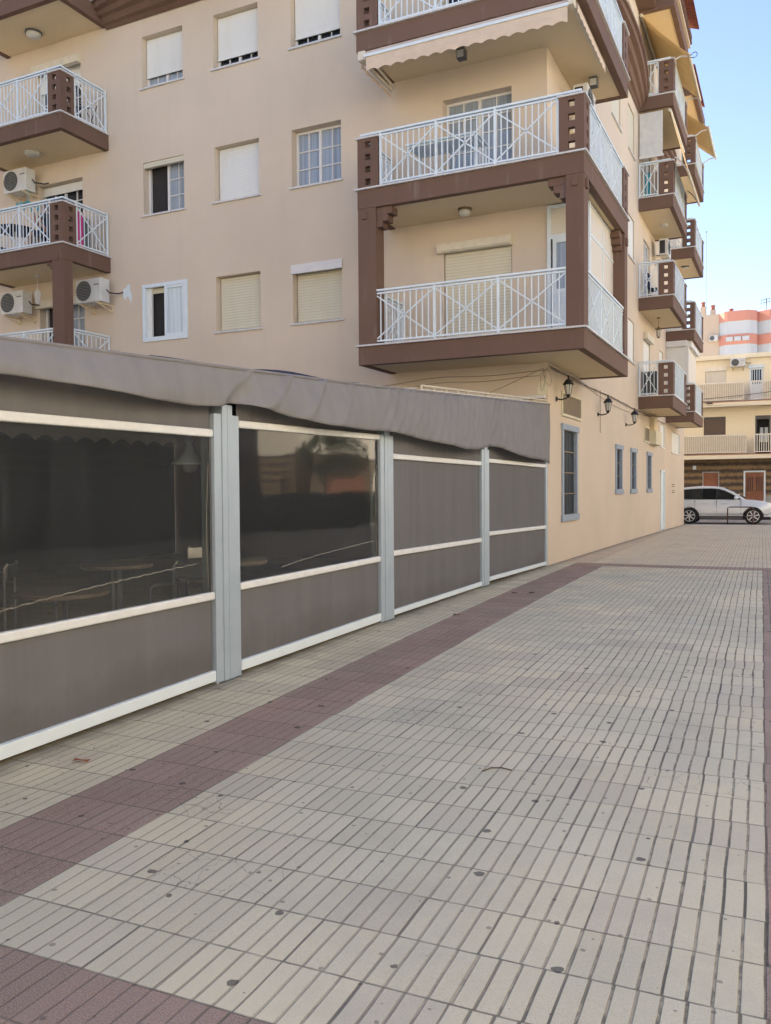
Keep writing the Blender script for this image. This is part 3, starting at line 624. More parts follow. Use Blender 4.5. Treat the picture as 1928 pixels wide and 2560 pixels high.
# bowed moulded ledges between the balconies
def ledge(T, a0, a1, zt, full, base=.28):
    m = MB(T); N = 26
    strips = [(zt-.42, .04), (zt-.36, .16), (zt-.34, .30), (zt-.25, .42), (zt-.23, .58), (zt-.14, .66), (zt-.12, .86), (zt-.02, .90), (zt-.01, 1.0), (zt+.05, 1.0), (zt+.05, 0)]
    P = []
    for i in range(N+1):
        t = i/N; off = base+full*sin(pi*t)**.8; u_ = a0+(a1-a0)*t
        P.append([(u_, .004+off*f, z_) for z_, f in strips])
    m.grid(P)
    for row in (P[0], P[-1]): m.add(row+[(row[0][0], .004, zt-.42)], [tuple(range(len(row)+1))])
    return m
ledge(TR, BY1, 25.9, 12.97, .36, .26).build('ledge', 'brown', B)
ledge(TR, 29.35, 31.9, 12.97, .22, .26).build('ledge', 'brown', B)
ledge(TF, LX1, BX0, 12.97, .45, .5).build('ledge', 'brown', B)
def ledge_rail(T, a0, a1, z, full, base):
    m = MB(T); N = 40; prev = None
    for i in range(N+1):
        t = i/N; q = (a0+(a1-a0)*t, base+full*sin(pi*t)**.8-.05)
        if prev:
            m.bar((*prev, z+1.0), (*q, z+1.0), .05, .04); m.bar((*prev, z+.12), (*q, z+.12), .03)
        m.bar((*q, z+.05), (*q, z+1.0), .02); prev = q
    return m
ledge_rail(TF, LX1+.1, BX0-.1, 12.97, .45, .5).build('ledge_railing', 'white', B)

# eaves and tiled roof
m = MB()
for ya, yb in ((25.9, 29.5), (31.9, 35.3)): m.box(XR+.002, -3.12, ya, ya+.14, 15.44, 15.80).box(-3.26, -3.12, ya+.14, yb-.14, 15.44, 15.80).box(XR+.002, -3.12, yb-.14, yb, 15.44, 15.80)
m.box(XR+.002, -3.62, 15.0, 25.9, 15.5, 15.8).box(XR+.002, -3.62, 29.5, 31.9, 15.5, 15.8).box(XR+.002, -3.62, 35.3, 38.0, 15.5, 15.8).box(-34, -3.62, 15.05, YF-.002, 15.5, 15.8)
ev = m.build('eaves', 'brown', B)
for ya, yb in ((25.9, 29.5), (31.9, 35.3)): MB().box(XR+.003, -3.26, ya+.14, yb-.14, 15.46, 15.79).build('soffit', 'cream', ev)
MB().box(XR+.002, -3.04, 25.82, 29.4, 15.80, 16.22).build('parapet', 'wall', ev); MB().box(XR+.002, -3.20, 31.82, 35.25, 15.80, 16.22).build('parapet', 'wall', ev)
m = MB()
for ya, yb in ((25.9, 29.3),):
    for zz in (15.88, 16.04):
        y = ya
        while y < yb: m.box(-3.04, -2.99, y, y+.07, zz, zz+.10); y += .14
m.build('dentils', 'brown', ev)
m = MB()
def tiles(m, y0, y1, xe, z, xin, zin):
    y = y0
    while y < y1:
        pts = []
        for s in range(2):
            cx_ = (xe, xin)[s]; cz_ = (z, zin)[s]
            pts.append([(cx_, y+.09+.09*cos(a), cz_+.075*sin(a)) for a in [pi*k/6 for k in range(7)]])
        m.grid(pts); m.add(pts[0]+[(xe, y, z-.03), (xe, y+.18, z-.03)][::-1], [tuple(range(9))]); y += .19
tiles(m, 25.6, 29.2, -2.76, 16.24, -5.5, 17.3); tiles(m, 31.6, 35.1, -3.12, 16.24, -5.5, 17.3); tiles(m, 29.2, 31.6, -3.3, 16.0, -5.5, 16.9); tiles(m, 14.8, 25.6, -3.4, 15.95, -5.5, 16.8); tiles(m, 35.1, 38, -3.4, 15.95, -5.5, 16.8)
m.box(-34, -5.5, 14.8, 38, 16.3, 16.5)
m.build('roof', 'tile', ev)

# ground-floor openings of the alley wall
def niche(y0, y1, z0, z1, o, cols):
    m = MB(TR); a0, a1, b0, b1 = y0-o, y1+o, z0, z1
    m.box(a0, y0, .0, .03, b0, b1).box(y1, a1, .0, .03, b0, b1)
    m.box(a0-.05, a1+.05, .0, .05, b1, b1+.12).box(a0-.05, a1+.05, .0, .05, b0-.13, b0)
    f = m.build('window', 'niche', B, bevel=.006)
    MB(TR).box(y0+.002, y1-.002, -.055, -.050, z0, z1).build('pane', 'navy', f)
    MB(TR).box(y1-.006, y1+.002, -.05, .0, z0, z1).build('reveal', 'niche', f)
    m = MB(TR)
    for c in range(cols): u_ = y0+(y1-y0)*(c+.5)/cols; m.tube([(u_, -.03, z0), (u_, -.03, z1)], .008, 6)
    k = 3 if cols > 3 else 2
    m.build('grille', 'gunmetal', f); m = MB(TR)
    for i in range(1, k+1): zz = z0+(z1-z0)*i/(k+1); m.box(y0, y1, -.035, -.018, zz-.010, zz+.010)
    m.build('crossbars', 'brass', f)
niche(16.75, 17.85, 1.06, 2.76, .12, 8)
for y0, y1 in ((22.40, 23.1), (24.67, 25.35), (27.63, 28.3)): niche(y0, y1, 1.56, 2.6, .12, 3)
d = MB(TR).box(30.62, 31.53, -.06, -.02, gz(31)+.03, 2.14).box(30.56, 30.64, -.02, .03, .08, 2.2).box(31.5, 31.58, -.02, .03, .08, 2.2).box(30.56, 31.58, -.02, .031, 2.14, 2.2).build('door', 'white', B)
MB(TR).box(30.7, 30.76, -.02, .04, 1.1, 1.13).build('handle', 'steel', d)
for y0, y1, z0, z1 in ((33.6, 36.2, 2.92, 3.72), (30.55, 31.7, 3.0, 3.8)):
    w = MB(TR).box(y0-.05, y1+.05, .0, .03, z0-.04, z0).box(y0+.01, y0+.06, -.1, .0, z0, z1).box(y1-.06, y1-.01, -.1, .0, z0, z1).build('window', 'pvc', B)
    MB(TR).box(y0+.06, y1-.06, -.06, -.04, z0, z1-.004).build('shutter', 'shut', w)
def vent(y0, y1, z0, z1):
    m = MB(TR).box(y0, y1, .002, .035, z0, z0+.05).box(y0, y1, .002, .035, z1-.05, z1).box(y0, y0+.05, .002, .035, z0+.05, z1-.05).box(y1-.05, y1, .002, .035, z0+.05, z1-.05)
    v_ = m.build('vent_grille', 'patch', B)
    m = MB(TR).box(y0+.05, y1-.05, .002, .008, z0+.05, z1-.05); y = y0+.07
    while y < y1-.06: m.box(y, y+.02, .008, .022, z0+.05, z1-.05); y += .05
    m.build('louvre', 'ventgrey', v_)
vent(16.6, 18.3, 3.03, 3.52); vent(26.95, 28.0, 3.0, 3.5)
m = MB()
m.box(XR+.002, -3.92, 28.1, 29.4, 2.98, 3.42); bx = m.build('meter_box', 'patch', B, bevel=.01)
MB().box(XR+.002, -3.97, 28.1, 28.9, 3.42, 3.85).build('duct', 'cream', B)
m = MB(TR)
for zz in (1.38, 1.62):
    for yy in (33.7, 34.15): m.box(yy, yy+.3, .001, .012, zz, zz+.03).box(yy, yy+.3, .001, .012, zz+.07, zz+.10)
m.build('vent_slots', 'trim', B)
m = MB(TF).prism([(-4.32, 3.36), (-4.13, 3.34), (-4.125, 3.64), (-4.19, 3.65), (-4.2, 3.60), (-4.29, 3.58), (-4.31, 3.47)], .002, .006, lambda a, b, h: (a, h, b)); m.build('filler_patch', 'patch', B)

# cables
m = MB()
def cable(pts, r=.008, sag=0): m.tube(pts, r, 5)
for kk in range(3):
    pts = []
    for i in range(60):
        y = 15.7+i*.27; pts.append((XR+.015+.008*kk+.006*sin(i*1.3+kk), y, 3.87-.015*kk+.010*sin(i*.9+kk*2)+.012*sin(i*.31+kk)))
    cable(pts, .006)
cable([(-9.4+i*.265, YF-.02, 3.62+.16*min(1, i/12)+.02*sin(i*.7)) for i in range(21)], .005)
cable([(-8.9+i*.16, YF-.02, 3.52+.16*min(1, i/18)+.02*sin(i*.5)) for i in range(30)], .004)
cable([(-5.6+i*.14, YF-.02, 3.32+.52*(i/10)**1.1) for i in range(11)], .004)
for a, b, zlow in ((-4.36, -4.20, 3.42), (-4.30, -4.02, 3.5)): cable([(-4.18+(a+(b-a)*(i/10)**.5+4.18)*sin(pi*i/10)**.6+.05*i/10, YF-.03, 3.84-(3.84-zlow)*sin(pi*i/10)) for i in range(11)], .003)
for y in (20.3,): cable([(XR+.02, y, 3.9), (XR+.02, y, 2.9)], .006)
cable([(XR+.02, 18.5+i*.45, 3.84-.16*sin(pi*i/20)) for i in range(21)], .005)
m.build('wall_cable', 'cable', B)

# ---------------- lamps, air conditioners ----------------
def wall_lantern(y, z, lab):
    t = thing('wall_lantern', (XR, y, z), lab, 'lantern', 'black lanterns on the alley wall')
    X = XR+.24
    m = MB().lathe((XR+.003, y, z-.10), [(.05, 0), (.05, .015), (.02, .03)], 10, 'x')
    m.tube([(XR+.02, y, z-.1), (XR+.1, y, z-.12), (XR+.2, y, z-.1), (X, y, z-.04)], .014, 8); m.build('arm', 'black', t)
    m = MB().lathe((X, y, z-.04), [(.015, -.05), (.03, -.02), (.045, 0), (.05, .012)], 8)
    for k in range(6):
        a = 2*pi*k/6; m.bar((X+.048*cos(a), y+.048*sin(a), z-.03), (X+.082*cos(a), y+.082*sin(a), z+.17), .009)
    m.lathe((X, y, z+.17), [(.11, -.012), (.11, 0), (.095, .02), (.06, .075), (.02, .10), (.012, .13), (.02, .14), (.006, .17)], 12); m.build('cage', 'black', t)
    MB().lathe((X, y, z-.025), [(.04, 0), (.074, .19)], 6).build('glass', 'lampglass', t)
wall_lantern(16.22, 3.42, 'largest black wall lantern, above the striped vent grille at the building corner')
wall_lantern(20.1, 3.42, 'middle black wall lantern with a loose cable hanging beneath')
wall_lantern(23.8, 3.42, 'farthest black wall lantern, near the low side balcony')
def hanging(x, y, z, mat, lab, L=.35):
    t = thing('hanging_lantern', (x, y, z), lab, 'lantern')
    m = MB().lathe((x, y, z), [(.06, -.02), (.06, 0)], 12); m.tube([(x, y, z-.02), (x, y, z-L)], .006, 6); m.build('chain', mat, t)
    m = MB()
    m.lathe((x, y, z-L), [(.01, .02), (.05, -.03), (.085, -.07), (.085, -.08)], 6)
    for k in range(6):
        a = 2*pi*k/6; m.bar((x+.08*cos(a), y+.08*sin(a), z-L-.08), (x+.05*cos(a), y+.05*sin(a), z-L-.29), .01)
    m.lathe((x, y, z-L-.29), [(.055, 0), (.045, -.02), (.01, -.05)], 6); m.build('cage', mat, t)
    MB().lathe((x, y, z-L-.285), [(.042, 0), (.07, .2)], 6).build('glass', 'lampglass', t)
hanging(-16.52, 15.0, 6.845, 'pvc', 'white hanging lantern under the left first floor balcony ceiling')
hanging(-3.75, 27.4, 6.84, 'brass', 'brass lantern hanging beneath the alley side balcony', .3)
def domelamp(x, y, z, r, lab, ring='trim', flat=False):
    t = thing('ceiling_lamp', (x, y, z), lab, 'ceiling lamp')
    MB().lathe((x, y, z), [(r, 0), (r, -.03), (r*.9, -.04)], 20).build('base', ring, t)
    h = .04 if flat else .11
    MB().lathe((x, y, z-.04), [(r*.88, 0), (r*.8, -h*.5), (r*.5, -h*.85), (.02, -h)], 20).build('shade', 'lampglass', t, smooth=True)
domelamp(-16.5, 15.0, 12.64, .20, 'round ceiling lamp with dark ring under the top left balcony')
domelamp(-16.5, 14.9, 9.74, .19, 'flat white ceiling lamp above the upper left air conditioner', 'lampglass', True)
domelamp(-5.56, 15.1, 6.845, .13, 'small drum ceiling lamp above the yellowed corner balcony shutter', 'brass')
domelamp(-3.62, 27.6, 9.74, .12, 'pale round ceiling lamp under an alley side balcony', 'lampglass', True)
domelamp(-3.6, 33.2, 9.74, .14, 'dark ringed ceiling lamp beneath the farthest balcony stack', 'trim', True)
for x, y, lab in ((-5.57, 15.0, 'square grey lamp under the corner balcony behind the striped awning valance'), (-3.6, 17.2, 'square grey lamp at the alley end of the corner balcony ceiling')):
    t = thing('square_lamp', (x, y, 9.745), lab.replace('striped ', 'scalloped '), 'ceiling lamp'); MB().box(x-.08, x+.08, y-.08, y+.08, 9.56, 9.745).build('housing', 'trim', t, bevel=.01); MB().box(x-.065, x+.065, y-.09, y-.08, 9.57, 9.70).build('lens', 'lampglass', t)
def acunit(c, face, lab, w=.78, h=.55, dd=.30, grp='air conditioners on the peach block', par=None):
    """c = wall point at the middle of the back; face 'F' (towards -y) or 'R' (towards +x)"""
    T = (lambda u, n, z: (c[0]+u, c[1]-n, c[2]+z)) if face == 'F' else (lambda u, n, z: (c[0]+n, c[1]+u, c[2]+z))
    t = thing('air_conditioner', c, lab, 'air conditioner', grp); g0 = .22
    b = MB(T).box(-w/2, w/2, g0, g0+dd, 0, h).build('casing', 'acwhite', t, bevel=.015)
    f = MB(T); r = h*.42; N = 24; cx_ = -w*.16
    f.add([(cx_+r*cos(2*pi*k/N), g0+dd+.004, h/2+r*sin(2*pi*k/N)) for k in range(N)], [tuple(range(N))]); f.build('fan_grille', 'fan', t)
    f = MB(T)
    for rr in (r, r*.66, r*.33):
        f.tube([(cx_+rr*cos(2*pi*k/N), g0+dd+.012, h/2+rr*sin(2*pi*k/N)) for k in range(N+1)], .005, 5)
    f.box(w/2-.2, w/2-.04, g0+dd+.001, g0+dd+.006, h*.70, h*.74); f.build('guard', 'trim', t)
    if face == 'R': MB(T).box(-w/2-.006, -w/2-.001, g0+.03, g0+dd-.09, .05, h-.06).build('coil', 'darkplastic', t)
    for u_ in (-w*.35, w*.35):
        f = MB(T); f.bar((u_, 0.004, -.02), (u_, g0+dd, -.02), .035).bar((u_, .02, -.17), (u_, .02, -.0), .03).bar((u_, .02, -.17), (u_, g0+dd-.03, -.02), .025)
        f.build('bracket', 'cream', t)
    f = MB(T); f.tube([(w/2, g0+.1, h*.55), (w/2+.07, g0+.08, h*.40), (w/2+.16, .1, h*.42), (w/2+.22, .01, h*.5)], .016, 6); f.build('pipe', 'darkplastic', t); return t
acunit((-17.33, YF, 9.0), 'F', 'air conditioner above the turquoise peg hanger, upper left balcony wall')
acunit((-17.52, YF, 6.03), 'F', 'air conditioner at the left picture edge beside the white hanging lantern')
acunit((-14.98, YF, 6.05), 'F', 'air conditioner right of the brown column with a plaster patch beside its pipe')
m = MB(TF).prism([(-14.37, 6.22), (-14.30, 6.12), (-14.27, 6.22), (-14.20, 6.18), (-14.13, 6.05), (-14.10, 6.2), (-14.16, 6.36), (-14.15, 6.46), (-14.22, 6.5), (-14.28, 6.42), (-14.36, 6.40)], .002, .008, lambda a, b, h: (a, h, b)); m.build('filler_patch', 'white', B)
acunit((XR, 28.9, 9.05), 'R', 'air conditioner above the rail of the second alley side balcony', .75, .52, .28)
acunit((XR, 17.1, 8.95), 'R', 'air conditioner tucked under the corner balcony ceiling, alley side', .75, .52, .28)
m = MB()
for k in range(9):
    a = 2*pi*k/9; m.tube([(-16.9, 15.1, 8.72), (-16.9+.14*cos(a), 15.1+.14*sin(a), 8.62), (-16.9+.26*cos(a), 15.1+.26*sin(a), 8.60)], .012, 5); m.box(-16.92+.26*cos(a), -16.88+.26*cos(a), 15.09+.26*sin(a), 15.11+.26*sin(a), 8.54, 8.62)
m.tube([(-16.9, 15.1, 8.98), (-16.9, 15.1, 8.7)], .008, 5); tag(m.build('peg_hanger', 'cyan'), 'turquoise clothes peg hanger dangling under the upper left air conditioner', 'clothes hanger')

# ---------------- awnings ----------------
def valance(m, p0, p1, h, n, drop=(0, 0, -1), amp=.04):
    p0 = Vector(p0); p1 = Vector(p1); N = n*8; P = [[], []]
    for i in range(N+1):
        t = i/N; q = p0.lerp(p1, t); P[0].append(tuple(q)); P[1].append(tuple(q+Vector((0, 0, -h+amp*abs(sin(pi*t*n))))))
    P = [P[0], [tuple((Vector(a)+Vector(b))/2+Vector((.006, -.01, 0))) for a, b in zip(*P)], P[1]]
    m.grid(P)
t = thing('awning', (-5.2, 14.6, 9.6), 'folded sand awning with scalloped valance along the front of the corner balcony', 'awning')
m = MB(); m.grid([[(-7.15, 14.10, 9.56), (-3.36, 14.10, 9.56)], [(-7.15, 14.22, 9.71), (-3.36, 14.22, 9.71)]]); m.build('canopy', 'awningpale', t, solid=.006)
m = MB(); valance(m, (-7.1, 14.09, 9.54), (-3.38, 14.09, 9.54), .27, 15); m.build('valance', 'awningpale', t, solid=.005)
MB().box(-7.14, -3.36, 14.06, 14.10, 9.53, 9.58).build('front_bar', 'white', t)
MB().bar((-7.2, 14.12, 9.52), (-7.2, 15.4, 9.50), .04, .06).bar((-7.14, 14.3, 9.62), (-7.14, 15.4, 9.54), .03, .05).box(-7.26, -7.12, 14.08, 14.3, 9.5, 9.66).build('folding_arm', 'tin', t)
MB().box(-3.36, -3.28, 14.08, 14.25, 9.55, 9.72).build('folding_arm', 'tin', t)
m = MB(); valance(m, (-7.26, 14.2, 9.49), (-7.26, 15.5, 9.47), .09, 5); m.build('side_valance', 'awningpale', t, solid=.005)
t = thing('awning', (-3.3, 15.3, 9.6), 'narrow folded sand awning under the alley side of the corner balcony', 'awning')
MB().box(-3.34, -3.27, 14.3, 16.35, 9.58, 9.66).build('front_bar', 'tin', t)
m = MB(); valance(m, (-3.26, 14.3, 9.66), (-3.26, 16.6, 9.66), .16, 10); m.build('valance', 'awningpale', t, solid=.005)
def drop_awning(y0, y1, xr, zr, xb, zb, lab, ax):
    t = thing('awning', ((xr+xb)/2, (y0+y1)/2, zr), lab, 'awning')
    P = []
    for i in range(9):
        s = i/8; P.append([(xr+(xb-xr)*s, y0+(y1-y0)*j/6, zr+(zb-zr)*s-.05*sin(pi*s)) for j in range(7)])
    MB().grid(P).build('canopy', 'awning', t, solid=.006, smooth=True)
    MB().tube([(xb, y0-.06, zb), (xb, y1+.06, zb)], .035, 8).build('front_bar', 'tin', t)
    MB().tube([(xr, y0-.03, zr), (xr, y1+.03, zr)], .05, 10).build('roller', 'tin', t)
    for y in (y0+.12, y1-.12):
        MB().tube([(ax[0], y, ax[1]), ((ax[0]+xb)/2, y, (ax[1]+zb)/2+.06), (xb, y, zb)], .02, 6).build('folding_arm', 'pvc', t)
    return t
t = drop_awning(25.95, 29.1, -4.05, 15.40, -2.72, 13.98, 'wide open ochre awning under the eaves, nearest of the two big ones', (-3.2, 13.95))
drop_awning(31.9, 35.0, -4.05, 15.40, -2.70, 14.15, 'open ochre awning over the farther balcony stack, against the sky', (-3.2, 13.95))
drop_awning(26.0, 29.35, -3.25, 12.52, -2.76, 10.72, 'steeply lowered yellowish awning below the third alley balcony', (-3.12, 11.2))
t = thing('side_blind', (-3.78, 25.85, 11.2), 'white roller blind lowered at the near end of an alley balcony', 'blind')
MB().box(-4.08, -3.43, 25.845, 25.85, 11.25, 12.50).build('cloth', 'acwhite', t); MB().box(-4.1, -3.4, 25.83, 25.87, 11.20, 11.26).build('bottom_bar', 'pvc', t)

# ---------------- things on balconies ----------------
t = thing('folding_table', (-5.8, 14.7, 7.2), 'white table with a wooden underside behind the corner balcony railing', 'table')
MB().box(-6.45, -5.07, 14.37, 15.01, 7.90, 7.93).build('table_top', 'white', t); MB().box(-6.40, -5.12, 14.42, 14.96, 7.87, 7.90).build('underside', 'white', t)
for x in (-6.42, -5.75, -5.12):
    for y in (14.40, 14.97): MB().box(x, x+.035, y, y+.035, 7.20, 7.87).build('leg', 'white', t)
t = thing('round_table', (-16.9, 14.72, 7.2), 'dark round table on the left balcony', 'table')
MB().lathe((-16.9, 14.72, 7.2), [(.45, .66), (.46, .68), (.46, .71), (.45, .72)], 28).build('table_top', 'navycloth', t); MB().lathe((-16.9, 14.72, 7.2), [(.24, 0), (.2, .03), (.03, .05), (.03, .66)], 12).build('stand', 'pvc', t)
for x, yc, lab in ((-15.82, 14.70, 'dark chair on the left balcony carrying the sitting person'), (-17.75, 14.75, 'dark chair at the left picture edge beyond the round table'), (-16.35, 15.2, 'dark empty chair between the round table and the sitting person')):
    c = thing('balcony_chair', (x, yc, 7.2), lab, 'chair')
    MB().box(x-.22, x+.22, yc-.21, yc+.21, 7.585, 7.62).build('seat', 'darkplastic', c, bevel=.01); s_ = 1 if x > -16 else -1
    if x == -16.35: s_ = 1
    MB().bar((x+s_*.20, yc, 7.62), (x+s_*.29, yc, 8.06), .40, .03, nrm=(1, 0, .2)).build('backrest', 'darkplastic', c)
    for ax_, ay in ((-.19, -.18), (.19, -.18), (-.19, .18), (.19, .18)): MB().bar((x+ax_, yc+ay, 7.2), (x+ax_, yc+ay, 7.59), .03).build('leg', 'darkplastic', c)
# seated person (facing left, hand raised to the face)
def skin_body(name, mat, par, verts, edges, radii, off, sub=2, root=0):
    me = bpy.data.meshes.new(name); me.from_pydata([tuple(Vector(v)-off) for v in verts], edges, []); me.materials.append(M[mat])
    o = bpy.data.objects.new(name, me); COL.objects.link(o)
    if par: o.parent = par
    md = o.modifiers.new('skin', 'SKIN'); md.use_smooth_shade = True
    for i, r in enumerate(radii): me.skin_vertices[0].data[i].radius = (r, r)
    me.skin_vertices[0].data[root].use_root = True
    s = o.modifiers.new('sub', 'SUBSURF'); s.levels = sub; s.render_levels = sub; return o
px, py, pz = -15.84, 14.70, 7.60
k_ = .90
V = [(px, py, pz+.10*k_), (px+.03, py, pz+.28*k_), (px+.03, py, pz+.44*k_), (px-.0, py, pz+.55*k_), (px-.03, py, pz+.63*k_), (px-.075, py, pz+.70*k_), (px-.055, py, pz+.79*k_), (px-.035, py, pz+.86*k_),
     (px+.02, py-.17, pz+.48*k_), (px-.10, py-.20, pz+.25*k_), (px-.27, py-.12, pz+.50*k_), (px-.30, py-.10, pz+.57*k_),
     (px+.02, py+.17, pz+.48*k_), (px-.08, py+.21, pz+.23*k_), (px-.32, py+.14, pz+.16*k_), (px-.40, py+.12, pz+.16*k_),
     (px-.07, py-.09, pz+.06), (px-.43, py-.11, pz+.08), (px-.46, py-.11, pz-.33), (px-.58, py-.12, pz-.365),
     (px-.07, py+.09, pz+.06), (px-.43, py+.11, pz+.08), (px-.38, py+.11, pz-.33), (px-.50, py+.12, pz-.365)]
E_ = [(0, 1), (1, 2), (2, 3), (3, 4), (4, 5), (5, 6), (6, 7), (3, 8), (8, 9), (9, 10), (10, 11), (3, 12), (12, 13), (13, 14), (14, 15), (0, 16), (16, 17), (17, 18), (18, 19), (0, 20), (20, 21), (21, 22), (22, 23)]
Rr = [.125, .12, .135, .085, .052, .066, .098, .070, .06, .044, .03, .028, .06, .044, .03, .028, .08, .058, .042, .034, .08, .058, .042, .034]
FO = Vector((px, py, 7.2))
per = skin_body('person', 'skin', None, V, E_, Rr, FO); per.location = (px, py, 7.2)
tag(per, 'seated person in dark clothes raising a hand behind the left balcony railing', 'person')
skin_body('shirt', 'navycloth', per, [V[0], V[1], V[2], V[3], V[8], (px-.05, py-.19, pz+.34), V[12], (px-.04, py+.20, pz+.33)], [(0, 1), (1, 2), (2, 3), (3, 4), (4, 5), (3, 6), (6, 7)], [.138, .134, .15, .085, .076, .060, .076, .060], FO)
skin_body('shorts', 'navycloth', per, [V[0], V[16], (px-.32, py-.105, pz+.075), V[20], (px-.32, py+.105, pz+.075)], [(0, 1), (1, 2), (0, 3), (3, 4)], [.145, .095, .078, .095, .078], FO)
skin_body('hair', 'hair', per, [(px-.05, py, pz+.875*k_), (px+.0, py, pz+.86*k_), (px+.025, py, pz+.77*k_), (px+.015, py, pz+.69*k_)], [(0, 1), (1, 2), (2, 3)], [.078, .088, .080, .045], FO)
for s_ in (-.034, .034):
    MB().lathe((px-.145, py+s_, pz+.785*k_), [(.0, -.006), (.010, 0), (.0, .006)], 8, 'x').build('eye', 'hair', per)
    MB().lathe((px-.03, py+s_*2.75, pz+.77*k_), [(.0, -.022), (.016, -.01), (.018, .01), (.0, .026)], 8).build('ear', 'skin', per)
skin_body('nose', 'skin', per, [(px-.142, py, pz+.79*k_), (px-.165, py, pz+.755*k_)], [(0, 1)], [.008, .013], FO, 1)
MB().box(px-.152, px-.138, py-.02, py+.02, pz+.708*k_, pz+.714*k_).build('mouth', 'wood', per)
for k in range(4):
    a = (k-1.5)*.16; L = (.062, .070, .066, .052)[k]
    p0 = (px-.302, py-.125+k*.016, pz+.595*k_)
    skin_body('finger', 'skin', per, [p0, (p0[0]-.006, p0[1]+a*L*.5, p0[2]+L*.5), (p0[0]-.022, p0[1]+a*L, p0[2]+L*.88)], [(0, 1), (1, 2)], [.009, .008, .0065], FO, 1)
skin_body('thumb', 'skin', per, [(px-.29, py-.13, pz+.56*k_), (px-.275, py-.155, pz+.585*k_), (px-.28, py-.165, pz+.615*k_)], [(0, 1), (1, 2)], [.011, .009, .007], FO, 1)
def towel(x, y0, y1, z0, z1, mat, name, lab, ph=0):
    P = []
    for i in range(7):
        P.append([(x+.012*sin(j*1.1+ph)*(i/6), y0+(y1-y0)*j/12, z1-(z1-z0)*i/6) for j in range(13)])
    return tag(MB().grid(P).build(name, mat, smooth=True, solid=.008), lab, 'towel')
towel(-14.90, 14.50, 14.88, 7.22, 8.06, 'pink', 'towel', 'magenta pink towel hanging beside the brown pier on the left balcony')
towel(-14.93, 14.92, 15.12, 7.25, 7.98, 'green', 'towel', 'grey green towel next to the pink one on the left balcony', 2)
t = thing('drying_rack', (-14.95, 15.2, 7.2), 'thin wire clothes rack at the wall end of the left balcony', 'drying rack')
m = MB()
for y in (14.46, 15.45): m.tube([(-15.2, y, 7.2), (-14.88, y, 8.08)], .008, 5); m.tube([(-14.88, y, 7.2), (-15.2, y, 8.1)], .008, 5)
m.build('frame', 'pvc', t); m = MB()
for x in (-15.2, -15.1, -15.0, -14.9): m.tube([(x, 14.46, 8.08), (x, 15.45, 8.08)], .004, 4)
m.build('wires', 'pvc', t)
t = thing('drying_rack', (-15.0, 15.0, 10.1), 'open wire clothes rack on the upper left balcony', 'drying rack')
m = MB()
for y in (14.7, 15.4): m.tube([(-15.3, y, 10.1), (-14.9, y, 10.75)], .01, 5); m.tube([(-14.9, y, 10.1), (-15.3, y, 10.75)], .01, 5)
m.tube([(-15.3, 14.6, 10.5), (-14.88, 15.3, 10.62)], .014, 5); m.build('frame', 'darkplastic', t)
m = MB()
for x in (-15.3, -15.2, -15.1, -15.0, -14.9): m.tube([(x, 14.7, 10.76), (x, 15.4, 10.76)], .004, 4)
m.build('wires', 'pvc', t)
# side balcony: chair, reed screens, clothes
for y, z, lab in ((27.0, 7.2, 'dark chair behind the second alley side balcony railing'),):
    c = thing('balcony_chair', (-3.75, y, z), lab, 'chair'); MB().box(-3.98, -3.56, y-.2, y+.2, z+.40, z+.44).build('seat', 'navycloth', c); MB().box(-4.0, -3.96, y-.2, y+.2, z+.44, z+.9).build('backrest', 'navycloth', c)
    for a_, b_ in ((-3.96, -.18), (-3.58, -.18), (-3.96, .18), (-3.58, .18)): MB().box(a_-.015, a_+.015, y+b_-.015, y+b_+.015, z, z+.4).build('leg', 'darkplastic', c)
def screen(y, z, x0, x1, h, mat, lab): return tag(MB().grid([[(x0+(x1-x0)*i/30, y+.01*(i % 2), z+.05) for i in range(31)], [(x0+(x1-x0)*i/30, y+.01*(i % 2), z+h) for i in range(31)]]).build('privacy_screen', mat, solid=.005), lab, 'screen')
screen(26.02, 4.3, -4.05, -3.56, .72, 'trim', 'dark reed screen inside the lowest alley side balcony')
for k, (xx, mt, lb) in enumerate(((-3.9, 'cyan', 'turquoise cloth drying behind the third alley balcony railing'), (-3.68, 'awningpale', 'beige cloth drying behind the third alley balcony railing'))):
    tag(MB().grid([[(xx-.08+.03*j, 26.2+.02*sin(j*2), 10.2+.7*i) for j in range(6)] for i in range(2)]).build('hanging_cloth', mt, solid=.01), lb, 'cloth')
tag(MB().tube([(-2.70, 26.0, 13.95), (-2.62, 26.0, 14.02), (-2.55, 26.0, 14.03), (-2.51, 26.0, 13.98), (-2.52, 26.0, 13.91), (-2.58, 26.0, 13.88), (-2.70, 26.0, 13.90)], .012, 6).build('hook', 'trim'), 'small metal crank hook loop outside the topmost awning', 'hook')

